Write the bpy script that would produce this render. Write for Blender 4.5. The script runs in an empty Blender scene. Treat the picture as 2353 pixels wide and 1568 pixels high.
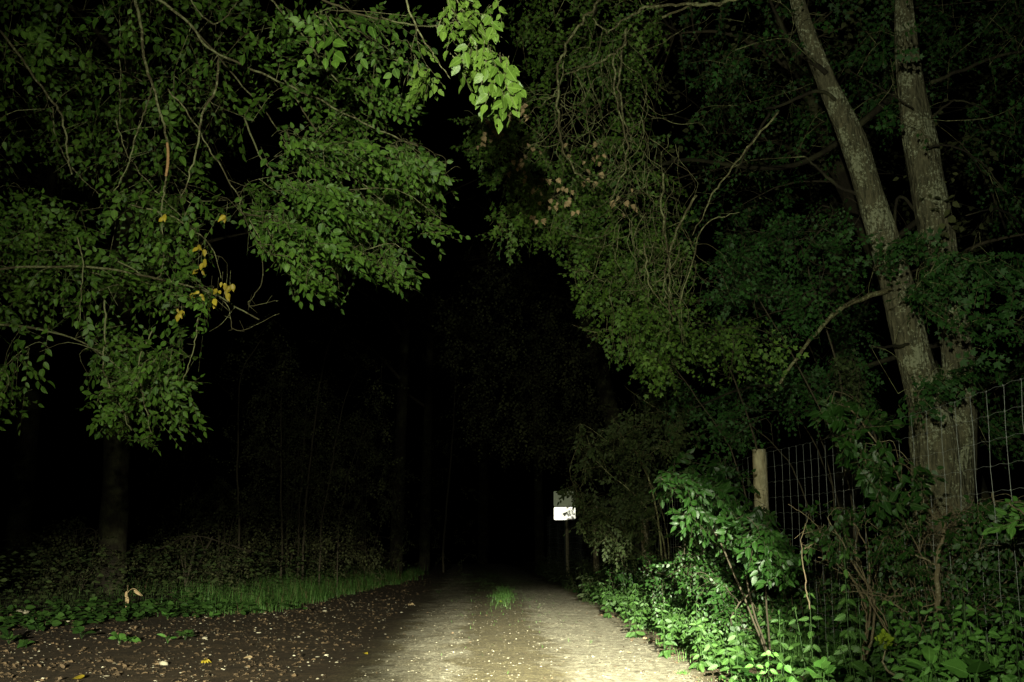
import bpy, math, random
import numpy as np
from mathutils import Vector, noise
random.seed(7); R = np.random.default_rng(11)
scene = bpy.context.scene; COL = scene.collection
# ------------------------------------------------------------------ camera
CAMZ = 1.25; PITCH = math.radians(10.02); F = 1138.0; K = 1024/2353.0   # photo measured on a 2353 x 1568 sheet
CX, CY = 512.0, 341.0
def U(x, y, d):
    """photo sheet position + distance ahead (m) -> world point"""
    px, py = x*K, y*K
    a = (px-CX)/F; b = (CY-py)/F
    dy = math.cos(PITCH)-b*math.sin(PITCH); dz = math.sin(PITCH)+b*math.cos(PITCH)
    return np.array([a/dy*d, d, CAMZ+dz/dy*d])
def proj(P):
    P = np.asarray(P, float); z = P[..., 2]-CAMZ
    f = P[..., 1]*math.cos(PITCH)+z*math.sin(PITCH); u = -P[..., 1]*math.sin(PITCH)+z*math.cos(PITCH)
    return (CX+F*P[..., 0]/f)/K, (CY-F*u/f)/K
def inpoly(x, y, poly):
    x = np.asarray(x); y = np.asarray(y); r = np.zeros(x.shape, bool); n = len(poly); j = n-1
    for i in range(n):
        xi, yi = poly[i]; xj, yj = poly[j]
        c = ((yi > y) != (yj > y)) & (x < (xj-xi)*(y-yi)/(yj-yi+1e-9)+xi)
        r ^= c; j = i
    return r
def unit(v): return v/(np.linalg.norm(v, axis=-1, keepdims=True)+1e-9)
def rnd(n): return unit(R.normal(size=(n, 3)))
# ------------------------------------------------------------------ lane and terrain shape
def lane_c(y): return 0.45-0.017*y-0.0003*y*y
def left_edge(y): return float(np.interp(y, [0, 10, 16.7, 21, 38, 60], [-9.5, -8.8, -7.4, -4.8, -3.7, -4.6]))
def right_edge(y): return lane_c(y)+float(np.interp(y, [0, 8, 16, 29, 50], [1.75, 1.75, 1.95, 1.85, 1.9]))
def fence_x(y): return 3.53-0.047*y
def gz(x, y):
    z = 0.03*noise.noise(Vector((x*.35, y*.35, 3)))+0.012*noise.noise(Vector((x*1.7, y*1.7, 9)))
    o = x-lane_c(y)
    z += 0.035*math.exp(-(o/.5)**2)
    r = x-right_edge(y); z += .16*min(1, max(0, r/.9))**2*1.0 if r > 0 else 0
    l = left_edge(y)-x; z += .18*min(1, max(0, l/1.6)) if l > 0 else 0
    if y > 60: z -= (y-60)**2*0.0006
    return z
# ------------------------------------------------------------------ mesh builder
class MB:
    def __init__(s): s.v = []; s.f = []; s.t = []; s.uv = []; s.m = []; s.n = 0
    def add(s, v, f, t=None, uv=None, m=0):
        v = np.asarray(v, np.float32).reshape(-1, 3); f = np.asarray(f, np.int32).reshape(-1, 3); k = len(v)
        s.v.append(v); s.f.append(f+s.n)
        s.t.append(np.full(k, .5, np.float32) if t is None else np.asarray(t, np.float32))
        s.uv.append(np.tile(np.array([.1, .3], np.float32), (k, 1)) if uv is None else np.asarray(uv, np.float32))
        s.m.append(np.full(len(f), m, np.int32)); s.n += k
    def build(s, name, mats, parent=None, origin=None):
        v = np.concatenate(s.v); f = np.concatenate(s.f); t = np.concatenate(s.t); uv = np.concatenate(s.uv); m = np.concatenate(s.m)
        if parent is not None: v = v-np.array(parent.location, np.float32)
        elif origin is not None: v = v-np.array(origin, np.float32)
        me = bpy.data.meshes.new(name)
        me.vertices.add(len(v)); me.vertices.foreach_set('co', v.astype(np.float32).ravel())
        me.loops.add(len(f)*3); me.loops.foreach_set('vertex_index', f.ravel().astype(np.int32))
        me.polygons.add(len(f)); me.polygons.foreach_set('loop_start', np.arange(0, len(f)*3, 3, dtype=np.int32))
        me.polygons.foreach_set('material_index', m); me.polygons.foreach_set('use_smooth', np.ones(len(f), bool))
        a = me.attributes.new('tint', 'FLOAT', 'POINT'); a.data.foreach_set('value', t)
        a = me.attributes.new('luv', 'FLOAT2', 'POINT'); a.data.foreach_set('vector', uv.ravel())
        me.update(calc_edges=True)
        for mt in (mats if isinstance(mats, (list, tuple)) else [mats]): me.materials.append(mt)
        o = bpy.data.objects.new(name, me); COL.objects.link(o)
        if parent is not None: o.parent = parent
        elif origin is not None: o.location = origin
        return o
def tag(o, label=None, cat=None, group=None, kind=None):
    if label: o['label'] = label
    if cat: o['category'] = cat
    if group: o['group'] = group
    if kind: o['kind'] = kind
    return o
def thing(name, loc, label, cat, group=None):
    o = bpy.data.objects.new(name, None); COL.objects.link(o); o.location = loc; o.empty_display_size = .2
    return tag(o, label, cat, group)
def flat(o): o.data.polygons.foreach_set('use_smooth', np.zeros(len(o.data.polygons), bool)); return o
# ------------------------------------------------------------------ leaf outlines (unit length along y)
def fan(outline, centre):
    v = [centre]+outline; n = len(outline)
    return np.array(v, float), np.array([(0, i+1, (i+1) % n+1) for i in range(n)])
def ovate(w=.3, ser=0, n=6):
    V = [(0, 0, 0)]; Fc = []; rows = []
    for i in range(1, n):
        t = i/n; ww = w*math.sin(math.pi*t**.8)**.8; zc = -.22*(t-.35)**2
        if ser: ww *= 1+ser*(.5 if i % 2 else -.5)
        a = len(V); V += [(-ww, t-.04, zc+.10*ww/w*w), (0, t, zc-.03), (ww, t-.04, zc+.10*ww/w*w)]; rows.append(a)
    tip = len(V); V.append((0, 1, -.12))
    a = rows[0]; Fc += [(0, a+1, a), (0, a+2, a+1)]
    for a, b in zip(rows, rows[1:]): Fc += [(a, a+1, b+1), (a, b+1, b), (a+1, a+2, b+2), (a+1, b+2, b+1)]
    a = rows[-1]; Fc += [(a, a+1, tip), (a+1, a+2, tip)]
    return np.array(V), np.array(Fc)
def lobed(lobes, seed=0):
    """palmate leaf: lobes = [(angle, length, half width)]"""
    o = [(-.03, .22, 0), (.03, .22, 0)]
    pts = []
    for i, (a, l, w) in enumerate(lobes):
        a = math.radians(a); c, s = math.sin(a), math.cos(a)
        pts.append((c*l, .38+s*l, -.06*l))
        for k in (1, -1): pass
    out = []; n = len(lobes)
    for i, (a, l, w) in enumerate(lobes):
        A = math.radians(a); d = (math.sin(A), math.cos(A)); p = (d[1], -d[0])
        c = (0, .38)
        out.append((c[0]+d[0]*l*.62-p[0]*w, c[1]+d[1]*l*.62-p[1]*w, .02))
        out.append((c[0]+d[0]*l, c[1]+d[1]*l, -.10*l))
        out.append((c[0]+d[0]*l*.62+p[0]*w, c[1]+d[1]*l*.62+p[1]*w, .02))
        if i < n-1:
            B = math.radians((a+lobes[i+1][0])/2); r = .27
            out.append((c[0]+math.sin(B)*r, c[1]+math.cos(B)*r, .05))
    out.append((0, .22, 0)); out = out[::-1]
    return fan(out, (0, .38, .03))
T_OV = ovate(.29); T_NET = ovate(.22, .35, 11); T_SMALL = ovate(.34, 0, 3); T_ELD = ovate(.24, .12, 8); T_NARROW = ovate(.15, 0, 4); T_ROUND = ovate(.42, .1, 7)
T_MAP = lobed([(-118, .34, .07), (-58, .50, .10), (0, .62, .11), (58, .50, .10), (118, .34, .07)])
T_OAK = lobed([(-105, .34, .10), (-62, .36, .09), (-28, .46, .08), (0, .62, .10), (28, .46, .08), (62, .36, .09), (105, .34, .10)])
def leaves(mb, P, D, N, size, tmpl, tint, m=0, curl=1.0):
    tv, tf = tmpl; n = len(P)
    if n == 0: return
    Y = unit(D); X = unit(np.cross(Y, N)); Z = np.cross(X, Y); size = np.broadcast_to(size, (n,))
    wv = (.85+.3*R.random(n)); cz = curl*(R.random(n)*2.2-.3); tw = R.normal(size=n)*.25
    tx = tv[None, :, 0]*wv[:, None]; ty = np.broadcast_to(tv[None, :, 1], tx.shape); tz = tv[None, :, 2]*cz[:, None]+tx*ty*tw[:, None]
    V = P[:, None, :]+size[:, None, None]*(tx[..., None]*X[:, None]+ty[..., None]*Y[:, None]+tz[..., None]*Z[:, None])
    k = len(tv); Fc = tf[None]+(np.arange(n)*k)[:, None, None]
    uv = np.broadcast_to(tv[None, :, :2], (n, k, 2)).reshape(-1, 2)
    mb.add(V.reshape(-1, 3), Fc.reshape(-1, 3), np.repeat(tint, k), uv, m)
def twigs(mb, A, B, ra, rb, m=1):
    n = len(A)
    if n == 0: return
    D = unit(B-A); X = unit(np.cross(D, np.array([.3, .5, .81]))); Y = np.cross(D, X); V = []
    for P, r in ((A, ra), (B, rb)):
        for j in range(3):
            a = j*2.0944; V.append(P+(X*math.cos(a)+Y*math.sin(a))*np.broadcast_to(r, (n,))[:, None])
    V = np.stack(V, 1); f = []
    for j in range(3): q = (j+1) % 3; f += [(j, q, 3+q), (j, 3+q, 3+j)]
    Fc = np.array(f)[None]+(np.arange(n)*6)[:, None, None]
    mb.add(V.reshape(-1, 3), Fc.reshape(-1, 3), np.repeat(R.random(n), 6), None, m)
def smooth_path(pts, n):
    pts = np.array(pts, float); k = len(pts)
    if k < 3:
        t = np.linspace(0, 1, n)[:, None]; return pts[0]*(1-t)+pts[-1]*t
    P = np.vstack([2*pts[0]-pts[1], pts, 2*pts[-1]-pts[-2]]); out = []
    for s in np.linspace(0, k-1, n):
        i = min(int(s), k-2); t = s-i; a, b, c, d = P[i:i+4]
        out.append(.5*((2*b)+(-a+c)*t+(2*a-5*b+4*c-d)*t*t+(-a+3*b-3*c+d)*t**3))
    return np.array(out)
def tube(mb, pts, radii, sides=6, n=None, m=0, wob=0, bark=0, tint=None):
    n = n or len(pts)*4; P = smooth_path(pts, n)
    r = np.interp(np.linspace(0, 1, n), np.linspace(0, 1, len(radii)), radii)
    if wob:
        w = R.normal(size=P.shape)*wob; w[0] = 0; w = (w+np.roll(w, 1, 0))/2; P = P+w
    T = unit(np.gradient(P, axis=0)); ref = np.array([0.13, 1, .07]) if abs(T[0][1]) < .8 else np.array([1, .1, .1])
    X = unit(np.cross(T, ref)); Y = np.cross(T, X); a = np.arange(sides)*2*math.pi/sides
    rr = np.repeat(r[:, None], sides, 1)
    if bark:
        for i in range(n):
            for j in range(sides):
                c = P[i]; q = Vector((math.cos(a[j])*2.1+c[0]*.3, math.sin(a[j])*2.1, c[2]*1.3))
                rr[i, j] *= 1+bark*1.6*noise.noise(q)+bark*.45*noise.noise(Vector((math.cos(a[j])*9, math.sin(a[j])*9, c[2]*3.5)))
    V = P[:, None]+rr[..., None]*(X[:, None]*np.cos(a)[None, :, None]+Y[:, None]*np.sin(a)[None, :, None])
    f = []
    for i in range(n-1):
        for j in range(sides):
            q = (j+1) % sides; A, B, C, D = i*sides+j, i*sides+q, (i+1)*sides+q, (i+1)*sides+j; f += [(A, B, C), (A, C, D)]
    k = n*sides; Vf = np.vstack([V.reshape(-1, 3), P[-1:], P[:1]])
    for j in range(sides): q = (j+1) % sides; f += [((n-1)*sides+j, (n-1)*sides+q, k), (q, j, k+1)]
    mb.add(Vf, f, np.full(len(Vf), random.random() if tint is None else tint), None, m)
    return P
# ------------------------------------------------------------------ materials
def mat(name):
    m = bpy.data.materials.new(name); m.use_nodes = True; nt = m.node_tree; nt.nodes.clear()
    out = nt.nodes.new('ShaderNodeOutputMaterial'); b = nt.nodes.new('ShaderNodeBsdfPrincipled'); nt.links.new(b.outputs[0], out.inputs[0])
    return m, nt, b, out
def nd(nt, t, **kw):
    n = nt.nodes.new(t)
    for k, v in kw.items(): setattr(n, k, v)
    return n
def mixc(nt, fac, a, b, mode='MIX'):
    n = nd(nt, 'ShaderNodeMix', data_type='RGBA', blend_type=mode)
    for idx, v in ((0, fac), (6, a), (7, b)):
        if isinstance(v, (int, float)): n.inputs[idx].default_value = v
        elif isinstance(v, tuple): n.inputs[idx].default_value = (*v, 1)
        else: nt.links.new(v, n.inputs[idx])
    return n.outputs[2]
def mth(nt, op, a, b=None, clamp=False):
    n = nd(nt, 'ShaderNodeMath', operation=op, use_clamp=clamp)
    for i, v in ((0, a), (1, b)):
        if v is None: continue
        if isinstance(v, (int, float)): n.inputs[i].default_value = v
        else: nt.links.new(v, n.inputs[i])
    return n.outputs[0]
def ramp(nt, fac, stops):
    n = nd(nt, 'ShaderNodeValToRGB'); e = n.color_ramp.elements
    for i, (p, c) in enumerate(stops):
        x = e[i] if i < 2 else e.new(p)
        x.position = p; x.color = (*c, 1) if isinstance(c, tuple) else (c, c, c, 1)
    nt.links.new(fac, n.inputs[0]); return n.outputs[0]
def nz(nt, scale, detail=3, rough=.6, vec=None, kind='noise'):
    if kind == 'noise': n = nd(nt, 'ShaderNodeTexNoise'); n.inputs['Detail'].default_value = detail; n.inputs['Roughness'].default_value = rough
    else: n = nd(nt, 'ShaderNodeTexVoronoi')
    n.inputs['Scale'].default_value = scale
    nt.links.new(vec if vec is not None else geo(nt), n.inputs['Vector'])
    return n.outputs[0]
def geo(nt):
    return nd(nt, 'ShaderNodeNewGeometry').outputs['Position']
def leaf_mat(name, dark, light, rough=.42, trans=.2, holes=False, vein=.35):
    m, nt, b, out = mat(name)
    t = nd(nt, 'ShaderNodeAttribute', attribute_name='tint').outputs['Fac']
    uv = nd(nt, 'ShaderNodeAttribute', attribute_name='luv').outputs['Vector']
    sp = nd(nt, 'ShaderNodeSeparateXYZ'); nt.links.new(uv, sp.inputs[0])
    au = mth(nt, 'ABSOLUTE', sp.outputs[0]); q = mth(nt, 'MULTIPLY', mth(nt, 'SUBTRACT', sp.outputs[1], mth(nt, 'MULTIPLY', au, 1.1)), 8.5)
    fr = mth(nt, 'FRACT', q); side = ramp(nt, fr, [(0, 1.0), (.16, 0.0), (.86, 0.0), (1, 1.0)]) if False else ramp(nt, fr, [(0, .9), (.2, 0.0)])
    mid = mth(nt, 'LESS_THAN', au, .022)
    v = mth(nt, 'MULTIPLY', mth(nt, 'MAXIMUM', mid, mth(nt, 'MULTIPLY', side, .5)), vein)
    c = mixc(nt, t, dark, light)
    n1 = nz(nt, 24, 3); c = mixc(nt, ramp(nt, n1, [(.35, 0.0), (.75, .55)]), c, tuple(x*.55 for x in dark))
    c = mixc(nt, v, c, tuple(min(1, x*1.6+.03) for x in light))
    nt.links.new(c, b.inputs['Base Color']); b.inputs['Roughness'].default_value = rough
    b.inputs['Specular IOR Level'].default_value = .28
    bp = nd(nt, 'ShaderNodeBump'); bp.inputs['Strength'].default_value = .35; bp.inputs['Distance'].default_value = .004
    nt.links.new(mth(nt, 'ADD', mth(nt, 'MULTIPLY', v, -1.0), nz(nt, 90, 2)), bp.inputs['Height']); nt.links.new(bp.outputs[0], b.inputs['Normal'])
    tr = nd(nt, 'ShaderNodeBsdfTranslucent'); nt.links.new(mixc(nt, .5, c, light), tr.inputs[0])
    mx = nd(nt, 'ShaderNodeMixShader'); mx.inputs[0].default_value = trans
    nt.links.new(b.outputs[0], mx.inputs[1]); nt.links.new(tr.outputs[0], mx.inputs[2]); last = mx.outputs[0]
    if holes:
        h = mth(nt, 'GREATER_THAN', nz(nt, 48, 1), .665); tp = nd(nt, 'ShaderNodeBsdfTransparent')
        m2 = nd(nt, 'ShaderNodeMixShader'); nt.links.new(h, m2.inputs[0]); nt.links.new(last, m2.inputs[1]); nt.links.new(tp.outputs[0], m2.inputs[2]); last = m2.outputs[0]
    nt.links.new(last, out.inputs[0]); return m
def bark_mat(name, a, b2, lichen, ls=55, lt=.60, bs=.5, bd=.01):
    m, nt, b, out = mat(name); g = geo(nt)
    mp = nd(nt, 'ShaderNodeMapping'); mp.inputs['Scale'].default_value = (1, 1, .28); nt.links.new(g, mp.inputs[0]); v = mp.outputs[0]
    n1 = nz(nt, 26, 6, .7, v); n2 = nz(nt, 3, 3, .6, g); n3 = nz(nt, ls, 5, .75, g); vo = nz(nt, 34, vec=v, kind='v')
    c = mixc(nt, ramp(nt, n1, [(.35, 0.0), (.65, 1.0)]), a, b2)
    patch = mth(nt, 'ADD', n3, mth(nt, 'MULTIPLY', mth(nt, 'SUBTRACT', n2, .5), .9))
    c = mixc(nt, ramp(nt, patch, [(lt-.03, 0.0), (lt+.04, 1.0)]), c, lichen)
    c = mixc(nt, ramp(nt, n2, [(.45, 0.0), (.7, .5)]), c, (.055, .06, .022))
    nt.links.new(c, b.inputs['Base Color']); b.inputs['Roughness'].default_value = .9; b.inputs['Specular IOR Level'].default_value = .2
    bp = nd(nt, 'ShaderNodeBump'); bp.inputs['Strength'].default_value = bs; bp.inputs['Distance'].default_value = bd
    nt.links.new(mth(nt, 'ADD', n1, mth(nt, 'MULTIPLY', vo, .8)), bp.inputs['Height']); nt.links.new(bp.outputs[0], b.inputs['Normal'])
    return m
def plain(name, c, rough=.6, metal=0, var=.3, sc=30, spec=.4):
    m, nt, b, out = mat(name)
    cc = mixc(nt, ramp(nt, nz(nt, sc, 4), [(.35, 0.0), (.7, 1.0)]), c, tuple(x*(1-var) for x in c))
    nt.links.new(cc, b.inputs['Base Color']); b.inputs['Roughness'].default_value = rough; b.inputs['Metallic'].default_value = metal; b.inputs['Specular IOR Level'].default_value = spec
    return m
M = {}
M['hornbeam'] = leaf_mat('hornbeam_leaf', (.015, .052, .006), (.108, .212, .026), rough=.5)
M['nearleaf'] = leaf_mat('hornbeam_leaf_pale', (.05, .105, .012), (.125, .21, .032), holes=True, trans=.1)
M['yellow'] = leaf_mat('yellow_leaf', (.20, .15, .012), (.42, .33, .03), trans=.1)
M['maple'] = leaf_mat('maple_leaf', (.015, .050, .006), (.096, .182, .022), vein=.15, rough=.6)
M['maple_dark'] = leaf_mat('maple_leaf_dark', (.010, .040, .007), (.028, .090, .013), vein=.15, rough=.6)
M['dead'] = leaf_mat('withered_leaf', (.23, .17, .085), (.44, .33, .18), rough=.8, trans=.1, vein=.1)
M['shrub'] = leaf_mat('shrub_leaf', (.006, .026, .003), (.018, .056, .006), rough=.45)
M['nettle'] = leaf_mat('nettle_leaf', (.011, .038, .004), (.038, .090, .013), rough=.6)
M['broad'] = leaf_mat('broad_leaf_brightened', (.030, .095, .012), (.075, .18, .03), rough=.55)  # greens raised in the colour to imitate stronger lamplight on the foreground plants
M['lime'] = leaf_mat('lime_leaf', (.10, .16, .012), (.20, .27, .02))
M['under'] = leaf_mat('undergrowth_leaf_dimmed', (.014, .026, .006), (.045, .070, .016), rough=.7)  # colour lowered to imitate lamplight falling off faster with distance
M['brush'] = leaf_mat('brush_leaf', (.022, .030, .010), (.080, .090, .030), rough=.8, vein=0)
M['grass'] = leaf_mat('grass_blade', (.035, .10, .015), (.10, .20, .05), rough=.5, vein=0)
M['bark'] = bark_mat('fissured_bark', (.038, .038, .022), (.115, .108, .062), (.27, .29, .19), ls=30, lt=.57, bs=1.0, bd=.03)
M['twig'] = bark_mat('lichen_twig', (.045, .038, .020), (.085, .078, .038), (.19, .20, .10), ls=35, lt=.52)
M['pale_twig'] = bark_mat('dry_twig', (.06, .047, .027), (.13, .105, .06), (.20, .18, .12), lt=.62)
M['stripped'] = plain('stripped_wood', (.36, .21, .09), .7)
M['dark_twig'] = plain('dark_twig', (.045, .038, .02), .9)
M['dimmed_bark'] = bark_mat('dimmed_bark', (.008, .007, .004), (.020, .017, .010), (.035, .035, .022), lt=.62)  # darkened copy of bark: weak light on far trunks and upper branches, painted in
M['post'] = bark_mat('weathered_post_wood', (.20, .17, .10), (.40, .36, .23), (.46, .43, .30), ls=20, lt=.64, bs=.8, bd=.01)
M['wire'] = plain('galvanised_wire', (.21, .23, .21), .75, 0, .2)
def stone_mat():
    m, nt, b, out = mat('limestone'); t = nd(nt, 'ShaderNodeAttribute', attribute_name='tint').outputs['Fac']
    c = mixc(nt, t, (.10, .085, .05), (.50, .47, .34)); c = mixc(nt, ramp(nt, nz(nt, 30, 4), [(.4, 0.0), (.7, .5)]), c, (.16, .14, .09))
    nt.links.new(c, b.inputs['Base Color']); b.inputs['Roughness'].default_value = .9; b.inputs['Specular IOR Level'].default_value = .15; return m
M['stone'] = stone_mat()
M['signgrey'] = plain('dull_sign_face', (.55, .60, .48), .5, .45, .12, 12)
M['retro'] = plain('reflective_sheeting', (.95, .93, .97), .30, 1.0, .03, 5)
M['ink'] = plain('sign_ink', (.02, .02, .02), .6)
M['line'] = plain('sign_border_line', (.30, .22, .34), .6)
M['steel'] = plain('sign_post_steel', (.015, .025, .022), .6, .2, .3, 20)
def ground_mat():
    m, nt, b, out = mat('gravel_and_earth'); g = geo(nt)
    off = nd(nt, 'ShaderNodeAttribute', attribute_name='tint').outputs['Fac']     # lateral distance from the lane's centre, m
    w = nz(nt, 1.3, 5, .65, g); w2 = nz(nt, 6, 5, .7, g)
    mpx = nd(nt, 'ShaderNodeMapping'); mpx.inputs['Scale'].default_value = (1, .45, 1); nt.links.new(g, mpx.inputs[0])
    w3 = nz(nt, 2.6, 6, .7, mpx.outputs[0])
    o = mth(nt, 'ADD', off, mth(nt, 'MULTIPLY', mth(nt, 'SUBTRACT', w, .5), .9)); o = mth(nt, 'ADD', o, mth(nt, 'MULTIPLY', mth(nt, 'SUBTRACT', w2, .5), .35))
    def bump(c, hw):
        d = mth(nt, 'DIVIDE', mth(nt, 'ABSOLUTE', mth(nt, 'SUBTRACT', o, c)), hw); return ramp(nt, mth(nt, 'MULTIPLY', d, .5), [(.30, 1.0), (.75, 0.0)])
    trk = mth(nt, 'MAXIMUM', bump(.98, .62), mth(nt, 'MULTIPLY', bump(-1.15, .45), .6))
    lane = ramp(nt, mth(nt, 'MULTIPLY', mth(nt, 'ABSOLUTE', mth(nt, 'ADD', o, .0)), .25), [(.40, 1.0), (.50, 0.0)])
    sp = nz(nt, 85, vec=g, kind='v'); sp2 = nz(nt, 240, 3, .7, g); sp3 = nz(nt, 30, 5, .8, g)
    pale = mixc(nt, ramp(nt, sp2, [(.35, 0.0), (.65, 1.0)]), (.34, .31, .18), (.84, .80, .60))
    brown = mixc(nt, ramp(nt, sp3, [(.4, 0.0), (.62, 1.0)]), (.10, .085, .036), (.32, .275, .13))
    brown = mixc(nt, ramp(nt, nz(nt, 60, 4, .8, g), [(.58, 0.0), (.64, 1.0)]), brown, (.42, .39, .26))
    dirt = mixc(nt, ramp(nt, w2, [(.35, 0.0), (.65, 1.0)]), (.06, .044, .023), (.16, .112, .058))
    dirt = mixc(nt, ramp(nt, nz(nt, 42, 4, .8, g), [(.60, 0.0), (.66, .8)]), dirt, (.22, .17, .09))
    c = mixc(nt, ramp(nt, mth(nt, 'ADD', trk, mth(nt, 'MULTIPLY', mth(nt, 'SUBTRACT', w3, .5), 1.5)), [(.25, 0.0), (.75, 1.0)]), brown, pale)
    c = mixc(nt, ramp(nt, nz(nt, 16, 6, .85, g), [(.38, .75), (.58, 0.0)]), c, (.10, .085, .045)); c = mixc(nt, lane, dirt, c)
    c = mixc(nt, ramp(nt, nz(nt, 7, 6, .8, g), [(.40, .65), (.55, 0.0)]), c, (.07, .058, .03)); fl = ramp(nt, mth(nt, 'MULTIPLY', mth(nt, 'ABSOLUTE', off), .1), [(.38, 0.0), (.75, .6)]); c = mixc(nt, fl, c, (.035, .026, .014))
    nt.links.new(c, b.inputs['Base Color']); b.inputs['Roughness'].default_value = .95; b.inputs['Specular IOR Level'].default_value = .15
    bp = nd(nt, 'ShaderNodeBump'); bp.inputs['Strength'].default_value = 1.0; bp.inputs['Distance'].default_value = .09
    h = mth(nt, 'ADD', mth(nt, 'MULTIPLY', sp2, .35), mth(nt, 'ADD', mth(nt, 'MULTIPLY', sp, .5), mth(nt, 'MULTIPLY', sp3, 1.0)))
    nt.links.new(h, bp.inputs['Height']); nt.links.new(bp.outputs[0], b.inputs['Normal']); return m
M['ground'] = ground_mat()
# ------------------------------------------------------------------ ground and track
def sheet(name, xs_of, ys, dz, label, cat):
    mb = MB(); rows = [xs_of(y) for y in ys]; n = len(rows[0])
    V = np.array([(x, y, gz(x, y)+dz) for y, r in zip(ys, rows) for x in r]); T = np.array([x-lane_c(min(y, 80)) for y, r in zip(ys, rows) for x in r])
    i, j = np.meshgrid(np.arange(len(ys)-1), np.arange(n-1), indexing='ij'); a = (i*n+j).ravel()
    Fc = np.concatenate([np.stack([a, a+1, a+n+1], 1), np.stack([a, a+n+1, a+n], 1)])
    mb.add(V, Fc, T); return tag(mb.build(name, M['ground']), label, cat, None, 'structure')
ysg = np.concatenate([np.arange(-12, 4, .8), np.arange(4, 30, .12), np.arange(30, 62, .4), np.arange(62, 420, 9.0)])
xsg = np.concatenate([np.linspace(-300, -14, 20), np.arange(-13.5, 6, .13), np.linspace(6.5, 16, 14), np.linspace(30, 300, 16)])
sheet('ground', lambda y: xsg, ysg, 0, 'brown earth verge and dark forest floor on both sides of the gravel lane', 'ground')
yst = np.concatenate([np.arange(-12, 4, .5), np.arange(4, 40, .10), np.arange(40, 80, .5)])
def lane_xs(y):
    l = lane_c(y)-1.95+.12*noise.noise(Vector((y*.9, 1, 2))); r = lane_c(y)+1.95+.10*noise.noise(Vector((y*.9, 7, 2)))
    return np.linspace(l, r, 42)
sheet('gravel_track', lane_xs, yst, .005, 'pale gravel lane with two wheel tracks running into the dark wood', 'lane')
# gravel stones
def rocks(mb, P, S, tint):
    t = (1+5**.5)/2; iv = unit(np.array([(-1, t, 0), (1, t, 0), (-1, -t, 0), (1, -t, 0), (0, -1, t), (0, 1, t), (0, -1, -t), (0, 1, -t), (t, 0, -1), (t, 0, 1), (-t, 0, -1), (-t, 0, 1)], float))
    fi = np.array([(0, 11, 5), (0, 5, 1), (0, 1, 7), (0, 7, 10), (0, 10, 11), (1, 5, 9), (5, 11, 4), (11, 10, 2), (10, 7, 6), (7, 1, 8), (3, 9, 4), (3, 4, 2), (3, 2, 6), (3, 6, 8), (3, 8, 9), (4, 9, 5), (2, 4, 11), (6, 2, 10), (8, 6, 7), (9, 8, 1)])
    n = len(P); v = iv[None]*(1+.35*R.normal(size=(n, 12, 1))*.6); v = v*np.stack([.7+.6*R.random(n), .7+.6*R.random(n), .35+.3*R.random(n)], 1)[:, None]
    V = P[:, None]+v*S[:, None, None]; mb.add(V.reshape(-1, 3), (fi[None]+(np.arange(n)*12)[:, None, None]).reshape(-1, 3), np.repeat(tint, 12))
def scatter(n, f):
    out = []
    while len(out) < n:
        p = f()
        if p is not None: out.append((p[0], p[1], gz(p[0], p[1])))
    return np.array(out)
def near_y(a, b): u = random.random(); return 1/(1/a+(1/b-1/a)*u)
def gpos():
    y = near_y(8.5, 32); o = random.choice([random.gauss(.9, .5), random.gauss(-1.1, .6), random.uniform(-2.1, 2.1)])
    return (lane_c(y)+o, y) if -1.75 < o < 2.2 else None
mb = MB(); P = scatter(13000, gpos); rocks(mb, P, .003+.011*R.random(len(P))**3*(1+.0*P[:, 1]), R.random(len(P)))
P = scatter(16000, gpos); rocks(mb, P, .005+.011*R.random(len(P))**2, R.random(len(P)))
P = scatter(1600, lambda: (lambda y: (random.uniform(left_edge(y), lane_c(y)-1.6), y))(near_y(9, 26))); rocks(mb, P, .005+.020*R.random(len(P))**5, R.random(len(P)))
tag(mb.build('loose_gravel', M['stone']), 'pale loose gravel chips strewn over the lane and the earth verge', 'gravel', None, 'stuff')
# fallen leaves
def litter(n, f, mats_, name, label, s0=.03, s1=.075):
    mb = MB(); P = scatter(int(n*1.5), f)+np.array([0, 0, .008]); P = P[[noise.noise(Vector(p*1.8))+.5*noise.noise(Vector(p*5)) > -.12 for p in P]]; n = len(P); m_ = R.integers(0, len(mats_), n)
    for i in range(len(mats_)):
        k = m_ == i; c = int(k.sum()); D = rnd(c); D[:, 2] *= .2; N = unit(rnd(c)*.45+np.array([0, 0, 1]))
        leaves(mb, P[k], D, N, s0+(s1-s0)*R.random(c), [T_OV, T_OAK, T_MAP][i % 3], R.random(c)*.8, i, 2)
    return tag(mb.build(name, mats_), label, 'leaf litter', None, 'stuff')
M['litter'] = leaf_mat('litter_leaf', (.06, .042, .022), (.21, .145, .075), rough=.9, trans=0, vein=.1)
litter(5200, lambda: (lambda y: (random.uniform(left_edge(y)-1.2, lane_c(y)-2.0+abs(random.gauss(0, .25))-.3), y))(near_y(9, 45)), [M['litter'], M['litter'], M['litter']], 'leaf_litter', 'brown rotting leaf litter over the earth verge left of the lane')
litter(900, lambda: (lambda y: (right_edge(y)+random.gauss(.0, .25), y))(near_y(8.5, 45)), [M['litter'], M['litter'], M['litter']], 'leaf_litter', 'brown crumbled leaf litter along the foot of the nettles', .02, .06)
litter(260, gpos, [M['litter']], 'leaf_crumbs', 'small dark leaf crumbs scattered over the gravel of the lane', .015, .05)
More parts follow.
